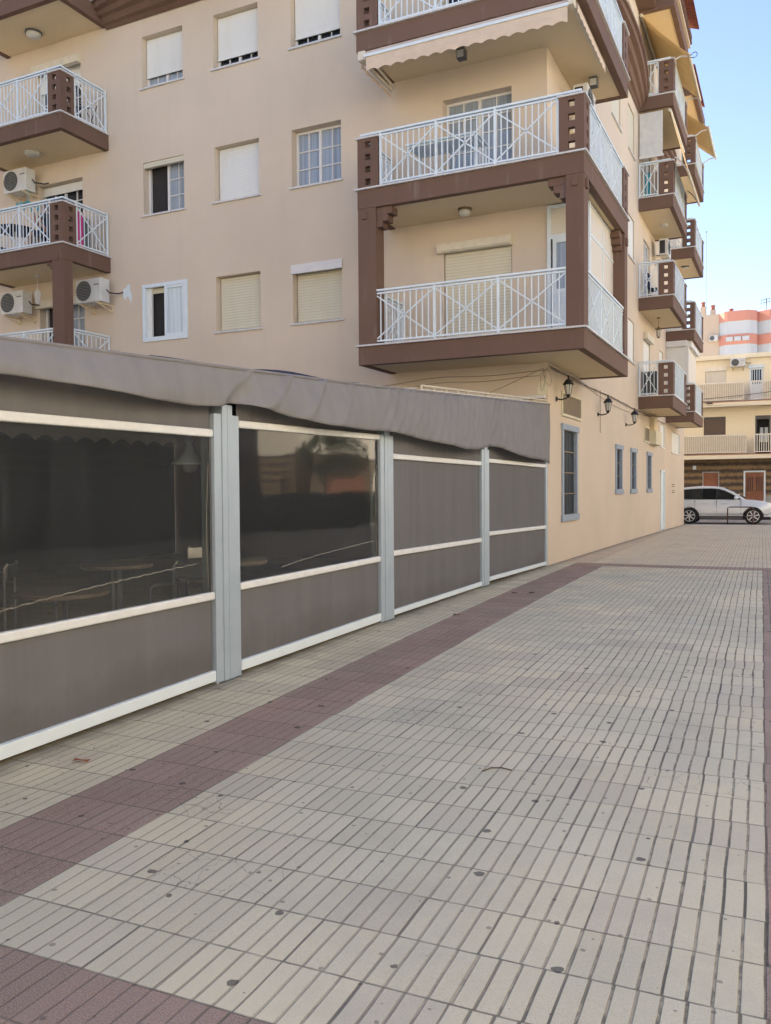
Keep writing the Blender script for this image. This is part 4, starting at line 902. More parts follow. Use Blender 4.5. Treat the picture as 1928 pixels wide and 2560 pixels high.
# ---------------- terrace enclosure ----------------
XT = -4.15
TE = thing('terrace_enclosure', (XT, 9, .1), 'grey fabric terrace enclosure with roll-down blinds and sagging taupe valance', 'enclosure')
posts = [(-1.15, -.81), (2.12, 2.45), (5.45, 5.79), (8.45, 8.79), (11.85, 12.19), (15.47, 15.585)]
ztop = lambda y: 2.36+.0345*y if y < 3.46 else (2.48+(y-3.46)*.0485 if y < 8.2 else 2.71+(y-8.2)*.0605)
zpt = [2.0, 2.1, 2.27, 2.27, 2.24, 2.3]
for i, (a, b) in enumerate(posts):
    m = MB(); zb = gz(a); w = b-a; zt = zpt[i]
    if w > .2:
        e = .30*w
        m.box(XT-.10, XT+.035, a+.004, a+e-.004, zb, zt-.06).box(XT-.10, XT+.035, b-e+.004, b-.004, zb, zt-.06)
        m.box(XT-.10, XT+.042, a+e, (a+b)/2-.002, zb, zt+.02).box(XT-.10, XT+.042, (a+b)/2+.002, b-e, zb, zt+.02)
        m.box(XT-.12, XT-.02, (a+b)/2-.04, (a+b)/2+.04, zt, ztop(a)-.05)
    else: m.box(XT-.08, XT+.03, a, b, zb, 2.3)
    p_ = m.build('post', 'alu', TE, bevel=.004)
    if w > .2: MB().box(XT-.12, XT+.06, a+.03, b-.03, zb-.01, zb+.008).build('base_plate', 'trim', p_)
def barx(m, y0, y1, z0a, z0b, h, d0=-.02, d1=.035):
    vs = []
    for y, z in ((y0, z0a), (y1, z0b)):
        for x in (XT+d0, XT+d1): vs += [(x, y, z), (x, y, z+h)]
    return m.add(vs, [(0, 1, 3, 2), (4, 6, 7, 5), (0, 4, 5, 1), (2, 3, 7, 6), (0, 2, 6, 4), (1, 5, 7, 3)])
panels = [(-.81, 2.12, 2.0, 2.02, .70, .71, .02, .02, True), (2.45, 5.45, 2.005, 2.02, .715, .735, .03, .085, True), (5.79, 8.45, 2.115, 2.145, .77, .795, .10, .135, True),
          (8.79, 11.85, 1.945, 1.935, .83, .81, .15, .165, False), (12.19, 15.47, 1.99, 1.975, .885, .845, .20, .17, False)]
for (a, b, t0, t1, m0, m1, b0, b1, clear) in panels:
    def sheet(zl, zh, amp, x, seed):
        N, K = 40, 14; P = []
        for i in range(K+1):
            s = i/K; row = []
            for j in range(N+1):
                q = j/N; y = a+.012+(b-a-.024)*q; z0 = zl[0]+(zl[1]-zl[0])*q; z1 = zh[0]+(zh[1]-zh[0])*q
                edge = min(1, q*14, (1-q)*14)
                wv = amp*(.5*sin(y*2.3+seed)+.35*sin(y*6.1+seed*2+s*1.5)+.25*sin(y*13+seed)*(1-s)**2)*(.25+.75*(s*(1-s)*4))
                row.append((x+wv*edge, y, z0+(z1-z0)*s))
            P.append(row)
        return MB().grid(P)
    sd_ = a*1.7
    low = sheet((b0+.06, b1+.06), (m0+.03, m1+.03), .014, XT, sd_).build('blind', 'blind', TE, smooth=True)
    if clear:
        sheet((m0+.03, m1+.03), (t0+.03, t1+.03), .0035, XT-.001, sd_+3).build('window_sheet', 'plastic', low, smooth=True)
        # dark hem strips down both sides of the clear sheet
        MB().box(XT-.006, XT+.004, a+.0, a+.02, m0+.05, t0).build('hem', 'trim', low); MB().box(XT-.006, XT+.004, b-.02, b, m1+.05, t1).build('hem', 'trim', low)
        pts = []; L = b-a       # pale tube along a fold of the clear sheet, its glint put into the colour
        y0_, y1_, zc0, zc1 = (a+.25*L, b-.10, m0+.13, m1+.24) if a > 5 else (a+.30*L, b-.20, m0+.17, m1+.30)
        for i in range(61): q = i/60; pts.append((XT+.0035+.003*sin(i*.55+a), y0_+(y1_-y0_)*q, zc0+(zc1-zc0)*q**.7+.004*sin(i*1.7)))
        MB().tube(pts, [.0015+.0022*abs(sin(i*.9)) for i in range(61)], 5).build('fold_glint', 'foldglint', low)
        MB().tube([(XT+.006, b-.05-.02*sin(i*.2), m1+.08+.055*i) for i in range(19)], [.001+.0016*abs(sin(i*.8)) for i in range(19)], 5).build('fold_glint', 'foldglint', low)  # second pale tube, a painted glint down the side fold
    else: sheet((m0+.03, m1+.03), (t0+.03, t1+.03), .010, XT-.001, sd_+3).build('upper_sheet', 'blind', low, smooth=True)
    sheet((t0+.03, t1+.03), (ztop(a)-.12, ztop(b)-.12), .010, XT-.002, sd_+5).build('top_sheet', 'blind', low, smooth=True)
    hm = .062
    barx(MB(), a+.005, b-.005, m0, m1, hm).build('middle_rail', 'bar', low, bevel=.012)
    barx(MB(), a+.005, b-.005, t0, t1, hm).build('top_rail', 'bar', low, bevel=.012)
    barx(MB(), a+.005, b-.005, b0, b1, .085 if a < 8 else .06).build('bottom_rail', 'white', low, bevel=.006)
# valance
def interp(pts, y):
    if y <= pts[0][0]: return pts[0][1]
    for (a, za), (b, zb) in zip(pts, pts[1:]):
        if y <= b:
            t = (y-a)/(b-a); return za+(zb-za)*t
    return pts[-1][1]
vb = [(-1.2, 2.12), (1.2, 2.18), (3.46, 2.26), (3.95, 2.255), (4.55, 2.235), (5.1, 2.235), (5.42, 2.255), (5.62, 2.30), (5.8, 2.30), (6.3, 2.25), (7.0, 2.21), (7.75, 2.215), (8.4, 2.235), (8.9, 2.215), (9.8, 2.17), (10.8, 2.13), (11.3, 2.15), (11.75, 2.205), (12.1, 2.235), (12.45, 2.215), (13.1, 2.13), (14.0, 2.10), (15.0, 2.10), (15.35, 2.10), (15.585, 2.05)]
N = 420; K = 16; P = []
for i in range(K+1):
    s = i/K; row = []
    for j in range(N+1):
        y = -1.2+(15.585+1.2)*j/N; zt = ztop(y); zb = interp(vb, y)
        off = .05+.10*sin(s*pi*.55)*min(1, .25+(15.6-y)*.5)
        dip = 0
        for pc in (2.28, 5.62, 12.02): dip += math.exp(-((y-pc-(1-s)*.35)/(.16+.25*(1-s)))**2)*.10*s
        fold = 0
        for q in range(34):
            yc = 8.6+q*.23 if q < 30 else 5.9+(q-30)*.6
            a_ = .030+.030*((q*37) % 5)/4
            fold += a_*math.exp(-((y-yc+.5*s)/(.035+.05*s))**2)*(1-s*.5)
        fold += .030*sin(y*1.9+.8)*s+.022*sin(y*4.3+s*2)*s*s+.012*sin(y*9.1-s*5)*s*(1-s)*2
        row.append((XT+.02+off-dip+fold, y, zt+(zb-zt)*s))
    P.append(row)
val = MB().grid(P).build('valance', 'valance', TE, smooth=True, solid=.004)
m = MB(); 
for dz in (.0,): m.tube([(XT+.075, -1.2+i*.42, ztop(-1.2+i*.42)+.0) for i in range(40)]+[(XT+.075, 15.58, ztop(15.58))], .014, 6)
m.build('hem_cord', 'valance', TE)
# roof cloth
P = [[(XT+.06-(k*1.1), y, ztop(y)-.02-.012*k*1.1) for k in range(9)] for y in [-1.2+i*.42 for i in range(40)]+[15.58]]
MB().grid(P).build('roof_cloth', 'valance', TE, smooth=True, solid=.01)
MB().grid([[(x-.0, y, z-.03) for x, y, z in row] for row in P]).build('shade_lining', 'innershade', TE, smooth=True)  # added underside, blackened to hold the shade under the roof
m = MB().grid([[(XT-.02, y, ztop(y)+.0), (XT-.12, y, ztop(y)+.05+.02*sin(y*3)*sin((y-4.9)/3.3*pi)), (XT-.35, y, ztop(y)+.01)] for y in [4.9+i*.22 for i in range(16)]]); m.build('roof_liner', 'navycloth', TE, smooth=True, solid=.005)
m = MB(); ya, yb = 9.6, 15.56
for dx, dz in ((0, .075), (0, .02)):
    m.tube([(XT+.04, ya, ztop(ya)+dz), (XT+.04, yb, ztop(yb)+dz)], .012, 6)
y = ya
while y < yb: m.bar((XT+.04, y, ztop(y)+.0), (XT+.04, y, ztop(y)+.075), .018); m.bar((XT-.02, y, ztop(y)+.05), (XT-.5, y, ztop(y)+.05), .016); y += .42
m.build('roof_lattice', 'tin', TE)
MB().box(-6.2, XT, YF-.12, YF-.003, 3.27, 3.33).build('gutter', 'acwhite', TE)
# far and end sides of the enclosure
m = MB().grid([[(-12.9, y, 0), (-12.9, y, ztop(y)-.02)] for y in [-1.2+i*.42 for i in range(40)]+[15.58]]); m.add([(-12.9, -1.15, 0), (XT-.1, -1.15, 0), (XT-.1, -1.15, ztop(-1.2)), (-12.9, -1.15, ztop(-1.2)-.1)], [(0, 1, 2, 3)]); m.build('rear_screen', 'innershade', TE)  # blackened colour carries the shade inside the enclosure
m = MB()
for y in [0.3+i*1.7 for i in range(9)]: m.bar((XT-.1, y, ztop(y)-.12), (-12.8, y, ztop(y)-.22), .05, .08)
m.build('roof_beam', 'trim', TE)
# inner scalloped valance
m = MB(); valance(m, (-7.4, -1.0, 2.33), (-7.4, 9.0, 2.40), .22, 34, amp=.06); m.build('inner_valance', 'ventgrey', TE, solid=.004)
# furniture inside
def rtable(x, y, lab, mat='tablewood'):
    z0 = gz(y); t = thing('cafe_table', (x, y, z0), lab, 'table', 'round cafe tables inside the enclosure')
    MB().lathe((x, y, z0), [(.36, .70), (.37, .71), (.37, .735), (.36, .74)], 32).build('table_top', mat, t)
    for k in range(3):
        a = k*2*pi/3; MB().tube([(x+.05*cos(a), y+.05*sin(a), z0+.70), (x+.05*cos(a), y+.05*sin(a), z0+.12), (x+.28*cos(a), y+.28*sin(a), z0+.01)], .016, 8).build('leg', 'steel', t)
rtable(-5.35, 5.05, 'round varnished table nearest the first clear window, middle of the pane')
rtable(-5.15, 3.35, 'round varnished table cut by the left picture edge behind clear plastic')
rtable(-6.5, 6.9, 'dim round table deeper inside, seen beside the silver post')
rtable(-5.5, 7.6, 'round table behind the second clear window')
def cchair(x, y, ang, lab):
    z0 = gz(y); t = thing('cafe_chair', (x, y, z0), lab, 'chair', 'tubular steel chairs inside the enclosure')
    ca, sa = cos(ang), sin(ang); T = lambda u, v, z: (x+u*ca-v*sa, y+u*sa+v*ca, z0+z)
    MB(T).box(-.2, .2, -.2, .2, .43, .46).build('seat', 'tablewood', t)
    for s_ in (-.19, .19):
        MB(T).tube([(s_, -.2, 0), (s_, -.2, .44), (s_, -.2, .82), (s_*.9, -.23, .86)], .014, 8).build('leg', 'steel', t); MB(T).tube([(s_, .2, 0), (s_, .2, .66), (s_, .1, .68), (s_, -.2, .66)], .014, 8).build('leg', 'steel', t)
    MB(T).bar((-.19, -.22, .78), (.19, -.22, .78), .03, .12).build('backrest', 'steel', t)
cchair(-6.1, 4.6, .4, 'steel tube chair left of the middle varnished table')
cchair(-6.9, 5.6, 2.2, 'steel tube chair deeper behind the first clear window')
cchair(-5.0, 6.1, 3.3, 'steel tube chair between post and round tables')
cchair(-6.3, 8.0, 1.0, 'steel tube chair behind the second clear window')
LPX, LPY = -4.50, 5.628
t = thing('pendant_lamp', (LPX, LPY, 2.3), 'white bell shaped pendant lamp with a globe bulb inside the terrace', 'pendant lamp')
MB().tube([(LPX, LPY, 2.33), (LPX, LPY, 2.02)], .008, 6).build('rod', 'steel', t)
MB().lathe((LPX, LPY, 1.815), [(.192, 0), (.155, .010), (.098, .05), (.057, .098), (.033, .155), (.025, .172), (.037, .184), (.037, .20), (.02, .213), (.025, .23), (.010, .245)], 28).build('lamp_shade', 'white', t, smooth=True)
MB().lathe((LPX, LPY, 1.745), [(.0, 0), (.05, .012), (.07, .05), (.057, .082), (.025, .106)], 20).build('bulb', 'lampglass', t, smooth=True)

# dry leaves, twig, litter on the paving
def litter(name, x, y, pts, lab, cat, mat, r=.004):
    z = gz(y)+.006; tag(MB().tube([(x+a, y+b, z+c) for a, b, c in pts], r, 5).build(name, mat), lab, cat)
litter('twig', -1.50, 4.42, [(-.03, -.02, 0), (.0, .04, .004), (.05, .06, .006), (.11, .06, 0)], 'thin dark twig lying on the cream paving', 'twig', 'bark', .004)
n_ = MB(); zz = gz(3.1)+.008
n_.grid([[(-3.78+.05*i, 3.62+.03*j+.01*i, gz(3.6)+.012+.008*((i+j) % 2)) for i in range(3)] for j in range(2)]); tag(n_.build('dry_leaf', 'wood'), 'small curled orange brown leaf near the first grey blind', 'leaf')
for k, (x, y, lb) in enumerate(((-3.56, 9.2, 'small dark leaf scrap where the red band meets cream tiles'), (-3.5, 11.3, 'dark leaf scrap on the red band near the third post'), (-3.28, 11.4, 'dark curled leaf on the red band, right of another scrap'))):
    n_ = MB(); n_.grid([[(x+.035*i, y+.05*j+.01*i, gz(y)+.008+.012*((i+j) % 2)) for i in range(3)] for j in range(2)]); tag(n_.build('dry_leaf', 'bark'), lb, 'leaf')

# ---------------- street: car, rack ----------------
CY = 39.0   # near side of the car
C = thing('parked_car', (-2.75, CY+.92, 0), 'silver white estate car parked across the end of the alley', 'car')
cx0 = -2.766; zl = -.012
def cpt(x): return cx0+x
# half-width and outline by station; x from the car's middle, +x = front
hubs = (-1.28, 1.28); R_ = .355
low = []
def arc(hx, r, n=12): return [(hx-r*cos(pi*k/n), .34+r*sin(pi*k/n)) for k in range(n+1)]
top = [(-2.10, .42), (-2.18, .62), (-2.16, .85), (-2.08, 1.02), (-2.0, 1.07), (-1.2, 1.075), (0, 1.06), (.95, 1.06), (1.25, 1.04), (1.75, .98), (2.03, .89), (2.16, .74), (2.20, .55), (2.16, .36)]
bot = [(2.0, .34)]+[(x, z) for x, z in reversed(arc(1.28, .41))]+[(0, .33)]+[(x, z) for x, z in reversed(arc(-1.28, .41))]+[(-2.0, .36)]
prof = top+bot
def halfw(x, z):
    w = .905
    if z > .62: w -= .09*((z-.62)/.45)**1.6
    if z < .45: w -= .05
    e = abs(x)-1.45
    if e > 0: w -= .16*(e/.72)**2
    return w
body = MB(); n_ = len(prof); cen = CY+.92
lay = [(-1, 1), (-.90, 1.0), (.90, 1.0), (1, 1)]
vs = []
for s_ in (-1, 1):
    for x, z in prof: vs.append((cpt(x), cen+s_*halfw(x, z), z+zl))
fs = [(i, (i+1) % n_, n_+(i+1) % n_, n_+i) for i in range(n_)]
body.add(vs, fs)
# side skins as columns between upper and lower outline
def upper(x):
    t = sorted([p for p in top], key=lambda p: p[0])
    for (a, za), (b, zb) in zip(t, t[1:]):
        if a <= x <= b and b > a: return za+(zb-za)*(x-a)/(b-a)
    return .8
def lower(x):
    z = .33
    for h in hubs:
        if abs(x-h) < .41: z = max(z, .34+math.sqrt(.41**2-(x-h)**2))
    return z
xs = sorted(set([-2.09+i*.04 for i in range(106)]+[h+s*.41*cos(pi*k/16) for h in hubs for s in (1,) for k in range(17)]))
xs = [x for x in xs if -2.1 <= x <= 2.14]
for s_ in (-1, 1):
    P = []
    for x in xs:
        zl_, zu = lower(x), upper(x) if x > -2.0 else max(.45, min(1.05, 1.02))
        P.append([(cpt(x), cen+s_*(halfw(x, zl_+(zu-zl_)*k/10)), zl_+(zu-zl_)*k/10+zl) for k in range(11)])
    body.grid(P)
body.build('body', 'car', C, smooth=False)
# greenhouse
gb = [(-2.02, 1.06), (-1.98, 1.30), (-1.80, 1.50), (-1.45, 1.60), (-.8, 1.655), (-.25, 1.64), (.10, 1.58), (.45, 1.41), (.78, 1.21), (1.02, 1.04)]
def gw(z): return .83-.26*max(0, (z-1.05))/.6
def shell(pts, inset, name, mat, side=True, off=0.0):
    m = MB(); k = len(pts); vs = [(cpt(x), cen-gw(z)-off, z+zl) for x, z in pts]+[(cpt(x), cen+gw(z)+off, z+zl) for x, z in pts]
    m.add(vs, [tuple(range(k)), tuple(range(k, 2*k))]+[(i, (i+1) % k, k+(i+1) % k, k+i) for i in range(k)]); return m.build(name, mat, C, bevel=.02)
shell(gb, 0, 'roof', 'car')
def sideglass(pts):
    for s_ in (-1, 1):
        m = MB(); m.add([(cpt(x), cen+s_*(gw(z)+.007), z+zl) for x, z in pts], [tuple(range(len(pts)))]); m.build('side_window', 'carglass', C, solid=.004)
for s_ in (-1, 1):
    m = MB(); q = [(-1.60, 1.10), (-1.90, 1.44), (-1.55, 1.50), (-.95, 1.545), (-.4, 1.55), (-.1, 1.53), (.15, 1.45), (.42, 1.32), (.75, 1.12), (.82, 1.06), (-1.5, 1.07)]
    m.add([(cpt(x), cen+s_*(gw(z)+.003), z+zl) for x, z in q], [tuple(range(len(q)))]); m.build('window_surround', 'black', C, solid=.002)
sideglass([(-1.57, 1.12), (-1.85, 1.43), (-1.55, 1.48), (-.80, 1.53), (-.80, 1.10)]); sideglass([(-.75, 1.10), (-.75, 1.53), (-.4, 1.535), (-.20, 1.52), (-.20, 1.09)]); sideglass([(-.14, 1.09), (-.14, 1.51), (.13, 1.43), (.40, 1.30), (.68, 1.13), (.70, 1.08)])
MB().add([(cpt(.15), cen-.56, 1.575+zl), (cpt(.15), cen+.56, 1.575+zl), (cpt(.98), cen+.72, 1.10+zl), (cpt(.98), cen-.72, 1.10+zl)], [(0, 1, 2, 3)]).build('windscreen', 'carglass', C, solid=.008)
for s_ in (-1, 1):
    m = MB(); m.lathe((cpt(.62), cen+s_*.95, 1.14+zl), [(.0, -.10), (.07, -.08), (.09, 0), (.06, .08), (.0, .10)], 12, 'y'); m.bar((cpt(.62), cen+s_*.80, 1.09), (cpt(.62), cen+s_*.92, 1.10), .05); m.build('mirror', 'car', C, smooth=True)
    m = MB().box(cpt(-.86), cpt(.87), cen+s_*.855-.02, cen+s_*.855+.02, .22, .36); m.build('sill', 'trim', C, bevel=.01)
    for hx in (-.62, .12): MB().box(cpt(hx-.1), cpt(hx+.1), cen+s_*.888-.02, cen+s_*.888+.02, .885, .91).build('door_handle', 'car', C, bevel=.006)
    for x in (-1.05, -.17, .80): MB().box(cpt(x)-.004, cpt(x)+.004, cen+s_*.875-.032, cen+s_*.875+.032, .42, 1.04).build('door_seam', 'trim', C)
    MB().lathe((cpt(1.98), cen+s_*.66, .80), [(.0, -.1), (.1, -.07), (.13, 0), (.1, .07), (0, .1)], 12, 'y').build('headlight', 'lampglass', C, smooth=True)
    MB().box(cpt(-2.12), cpt(-1.98), cen+s_*.74-.06, cen+s_*.74+.06, .86, 1.2).build('tail_light', 'wood', C, bevel=.02)
    for hx in hubs:
        yo = cen+s_*.80; w = MB().lathe((cpt(hx), yo-.115, R_+zl), [(.244, 0), (.33, 0), (.355, .03), (.355, .20), (.33, .23), (.244, .23), (.244, 0)], 32, 'y', False).build('wheel', 'tyre', C, smooth=False)
        yy = yo+s_*.10; m = MB()
        m.lathe((cpt(hx), yy-.02, R_+zl), [(.225, 0), (.245, 0), (.245, .04), (.225, .04), (.225, 0)], 32, 'y', False).lathe((cpt(hx), yy-.02, R_+zl), [(.0, 0), (.055, 0), (.055, .045), (.0, .045)], 16, 'y')
        for k in range(7):
            a = 2*pi*k/7+.3
            m.bar((cpt(hx)+.04*cos(a), yy, R_+zl+.04*sin(a)), (cpt(hx)+.24*cos(a), yy, R_+zl+.24*sin(a)), .045, .03, nrm=(0, 1, 0))
        m.build('rim', 'rim', w)
        MB().lathe((cpt(hx), yy-s_*.05-.005, R_+zl), [(.0, 0), (.243, 0), (.243, .01), (0, .01)], 24, 'y').build('brake_disc', 'black', w)
MB().box(cpt(-1.95), cpt(1.95), cen-.72, cen+.72, .19, .5).build('underbody', 'black', C)
t = thing('bicycle_rack', (-1.96, 38.3, .0), 'brown tubular hoop stand in front of the parked car', 'rack')
x0, x1, y_, zb, zt = -2.45, -1.46, 38.35, -.02, .75
MB().tube([(x0, y_, zb), (x0, y_, zt-.08), (x0+.02, y_, zt-.02), (x0+.08, y_, zt), (x1-.08, y_, zt), (x1-.02, y_, zt-.02), (x1, y_, zt-.08), (x1, y_, zb)], .024, 8).build('hoop', 'rust', t, smooth=True)
MB().tube([(x0, y_, .36), (x1, y_, .36)], .014, 8).build('crossbar', 'rust', t)

# ---------------- yellow house across the street ----------------
H = thing('yellow_house', (-3, 47.5, 0), 'pale yellow house with brown tiled ground floor and cream balconies', 'building')
TY = lambda u, n, z: (u, 47.5-n, z)
HX0, HX1 = -16, 3.5
holes = [(-4.14, -3.12, 6.66, 7.72, .12), (-2.0, -1.36, 5.94, 7.68, .12), (-4.22, -3.14, 4.16, 5.26, .15), (-1.73, -1.0, 3.27, 5.24, .5), (-.4, .6, 6.66, 7.72, .12), (.4, 1.4, 4.16, 5.26, .15)]
wallgrid(TY, HX0, HX1, 3.03, 8.2, holes, .12).box(HX0, HX1, -9, -.6, 0, 8.2).build('wall', 'pale', H)
wallgrid(TY, HX0, HX1, 1.15, 3.03, [(-4.25, -3.46, 1.15, 2.36, .1), (-2.2, -1.3, 1.15, 2.36, .1)], .1).build('tiled_wall', 'stone', H)
wallgrid(TY, HX0, HX1, 0, 1.15, [(-4.25, -3.46, .12, 1.15, .1), (-2.2, -1.3, .12, 1.15, .1)], .1).build('plinth', 'concrete', H)
MB(TY).box(HX0, HX1, -.4, .22, 8.2, 8.42).build('parapet', 'pale', H)
for zs, zt_ in ((3.03, 3.24), (5.70, 5.92)):
    sb = MB(TY).box(HX0, HX1, .001, .9, zs, zt_).build('balcony', 'pale', H)
    MB(TY).box(HX0, HX1, .0, .93, zt_, zt_+.035).build('floor_edge', 'tile', sb)
def prail(x0, x1, z, mat='palerail'):
    m = MB(TY).box(x0, x1, .80, .85, z+.93, z+.98).box(x0, x1, .81, .84, z+.06, z+.10); x = x0
    while x < x1: m.box(x, x+.035, .81, .84, z+.1, z+.93); x += .105
    return m.build('railing', mat, H)
prail(-9, -2.25, 5.96); prail(-1.9, 2.5, 5.96); prail(-9, -2.08, 3.28); prail(-1.73, 2.5, 3.28)
# solid infill sheets behind the railings (cream cloth)
m = MB(TY).box(-9, -2.3, .74, .78, 6.03, 6.86).box(-1.30, 2.5, .74, .78, 6.03, 6.86).box(-9, -2.1, .74, .78, 3.35, 4.2); m.build('railing_screen', 'screenc', H)
w = MB(TY).box(-4.16, -3.10, -.02, .05, 7.64, 7.84).build('window', 'palerail', H); MB(TY).box(-4.13, -3.13, -.08, -.04, 6.67, 7.64).build('shutter', 'shutbeige', w)
w = MB(TY).box(-4.2, -3.16, -.10, -.06, 5.14, 5.24).build('window', 'trim', H); MB(TY).box(-4.21, -3.15, -.09, -.05, 4.26, 5.14).build('shutter', 'shutbrown', w)
d = MB(TY).box(-2.06, -1.33, -.03, .05, 7.68, 7.84).box(-2.0, -1.93, -.08, -.02, 5.95, 7.68).box(-1.42, -1.37, -.08, -.02, 5.95, 7.68).box(-1.93, -1.42, -.08, -.02, 5.95, 6.85).box(-1.93, -1.42, -.08, -.02, 7.6, 7.68).build('door', 'white', H)
MB(TY).box(-1.93, -1.42, -.09, -.085, 6.85, 7.6).build('pane', 'dark', d)
m = MB(TY)
for k in range(5): m.box(-1.90+k*.11, -1.87+k*.11, -.07, -.05, 6.85, 7.6)
m.build('grille', 'white', d)
d = MB(TY).box(-1.73, -1.66, -.3, -.02, 3.28, 5.24).box(-1.08, -1.0, -.3, -.02, 3.28, 5.24).box(-1.66, -1.08, -.3, -.02, 5.05, 5.24).build('door', 'trim', H); MB(TY).box(-1.66, -1.08, -.45, -.44, 3.28, 5.05).build('opening_shade_sheet', 'room', d)  # sheet behind the door frame is painted near-black for room shade
MB(TY).box(-1.52, -1.36, -.43, -.42, 3.9, 4.65).box(-1.30, -1.14, -.43, -.42, 3.9, 4.65).build('pane', 'curtain2', d)
w = MB(TY).box(.4, 1.4, -.1, -.05, 4.17, 5.25).build('window', 'shutbrown', H); w = MB(TY).box(-.4, .6, -.1, -.05, 6.67, 7.71).build('window', 'shutbeige', H)
d = MB(TY).box(-4.27, -4.22, -.02, .03, .12, 2.40).box(-3.49, -3.44, -.02, .03, .12, 2.40).box(-4.22, -3.49, -.02, .03, 2.34, 2.40).build('door', 'concrete', H); MB(TY).box(-4.22, -3.49, -.08, -.03, .12, 2.34).box(-4.15, -3.56, -.03, -.02, 1.3, 2.2).build('door_leaf', 'wood', d)
d = MB(TY).box(-2.27, -2.19, -.02, .04, .12, 2.42).box(-1.31, -1.23, -.02, .04, .12, 2.42).box(-2.19, -1.31, -.02, .04, 2.34, 2.42).build('door', 'white', H); MB(TY).box(-2.19, -1.31, -.08, -.03, .12, 2.34).build('door_leaf', 'wood', d)
m = MB(TY)
for x0 in (-2.12, -1.68):
    for k in range(4): m.box(x0+k*.085, x0+.035+k*.085, -.03, -.02, 1.35, 2.1)
m.build('door_grille', 'black', d)
MB(TY).box(-4.74, -4.58, .0, .1, 2.52, 2.72).build('meter_box', 'white', H); MB(TY).lathe((-1.7, .0, 8.05), [(.07, 0), (.07, .0)], 8).v
m = MB()
m.tube([(-9+i*.3, 46.5, 5.93+.0006*(i*i) - .03*sin(i*.3)) for i in range(40)], .012, 5); m.box(-4.0, -3.7, 46.48, 46.56, 5.86, 5.92)
m.tube([(-9+i*.3, 46.45, 5.78-.0030*(i-15)**2*.4) for i in range(40)], .006, 5)
m.build('wall_cable', 'darkplastic', H)
acunit((-2.55, 47.5, 7.75), 'F', 'air conditioner on the yellow house between window and barred door', .72, .42, .25, None)

# ---------------- salmon block beyond ----------------
Q = thing('salmon_apartment_block', (0, 116, 0), 'distant salmon and white apartment block with curved bays', 'building')
def bayline(z0, z1, bulge=0.0, inset=0):
    m = MB(); segs = []
    for a, b, yb in ((-8.55, -4.1, 116), (-4.0, 4, 116.9), (4.1, 8.5, 116)):
        for k in range(13):
            t = k/12; segs.append((a+(b-a)*t, yb-(1.0*min(1, sin(pi*t)*1.6))-bulge))
    pts = segs
    P = [[(x, y, z0) for x, y in pts], [(x, y, z1) for x, y in pts]]; m.grid(P)
    m.add([(x, y, z1) for x, y in pts]+[(8.5, 117.8, z1), (-8.55, 117.8, z1)], [tuple(range(len(pts)+2))]); m.add([(x, y, z0) for x, y in pts]+[(8.5, 117.8, z0), (-8.55, 117.8, z0)], [tuple(range(len(pts)+2))]); return m
m = MB().box(-8.5, 8.5, 117.8, 130, 0, 23.3)
m.build('wall', 'pinkp', Q)
for k in range(8):
    zt_ = 23.6-2.92*k; hh = 1.25
    bayline(zt_-hh, zt_, .04).build('band', 'pinkp', Q)
    w = bayline(zt_-2.92, zt_-hh, -.05).build('window', 'farwhite', Q)
m = MB()
for k in range(3): m.box(-7.6+k*.95, -6.8+k*.95, 114.75, 115.0, 19.8, 20.35)
m.build('window', 'farwhite', Q)
m = MB().box(-12, -8.5, 115.9, 130, 0, 23.55); m.build('side_wall', 'beigep', Q)
for x, h_, mt in ((-10.6, 2.0, 'beigep'), (-9.4, 1.3, 'beigep'), (-7.2, .35, 'pinkp')):
    c = MB().box(x-.32, x+.32, 118, 118.7, 23.2, 23.6+h_*.72).build('chimney', mt, Q)
    MB().lathe((x, 118.3, 23.6+h_*.72), [(.34, 0), (.34, .06), (.24, .08), (.24, .5), (.32, .52), (.32, .58), (.12, .7), (.0, .75)], 12).build('cowl', 'tile', c)
m = MB().tube([(-10.2, 118, 23.5), (-10.2, 118, 34.8)], .022, 5).box(-10.3, -10.1, 117.97, 118.03, 34.6, 34.7); m.build('mast', 'cable', Q)
m = MB().tube([(-3.05, 117, 23.2), (-3.05, 117, 25.2)], .04, 5)
for zz in (24.6, 24.95): m.tube([(-3.7, 117, zz), (-2.2, 117, zz+.25)], .03, 4)
for k in range(5): m.tube([(-3.6+k*.3, 117, 24.3+k*.04), (-3.6+k*.3, 117, 25.3)], .02, 4)
m.build('antenna', 'trim', Q)
acunit((-9.1, 115.9, 20.1), 'F', 'tiny air conditioner on the beige side wall of the salmon block', 1.0, .7, .4, None)

# ---------------- houses opposite (outside the picture, seen mirrored in the clear plastic), blocks added for shade and bounce ----------------
O = thing('opposite_house', (11, 8, 0), 'cream house on the far side of the alley with brown ground floor', 'building')
MB().box(12, 22, -30, 33, 3.2, 12).build('wall', 'oppwall', O); MB().box(11.98, 22, -22.02, 33.02, 0, 3.19).build('tiled_wall', 'stone', O)
for y in range(-12, 29, 4):
    for zz in (4.2, 7.2): MB().box(11.9, 12.0, y, y+1.4, zz, zz+1.6).build('window', 'shutbrown', O)
O2 = thing('far_cream_house', (24, 40, 0), 'sunlit cream house beyond the opposite gap', 'building')
MB().box(24, 32, 31, 75, 0, 12).build('wall', 'oppwall', O2); MB().box(23.95, 24, 38, 40, 0, 2.2).build('door', 'wood', O2)
O3 = thing('brown_garage', (15, 45, 0), 'low brown tiled garage beside the opposite gap', 'building')
MB().box(15.5, 23, 40.0, 50, 0, 3.6).build('wall', 'stone', O3); MB().box(15.45, 15.5, 42, 45, 0, 2.4).build('door', 'wood', O3)
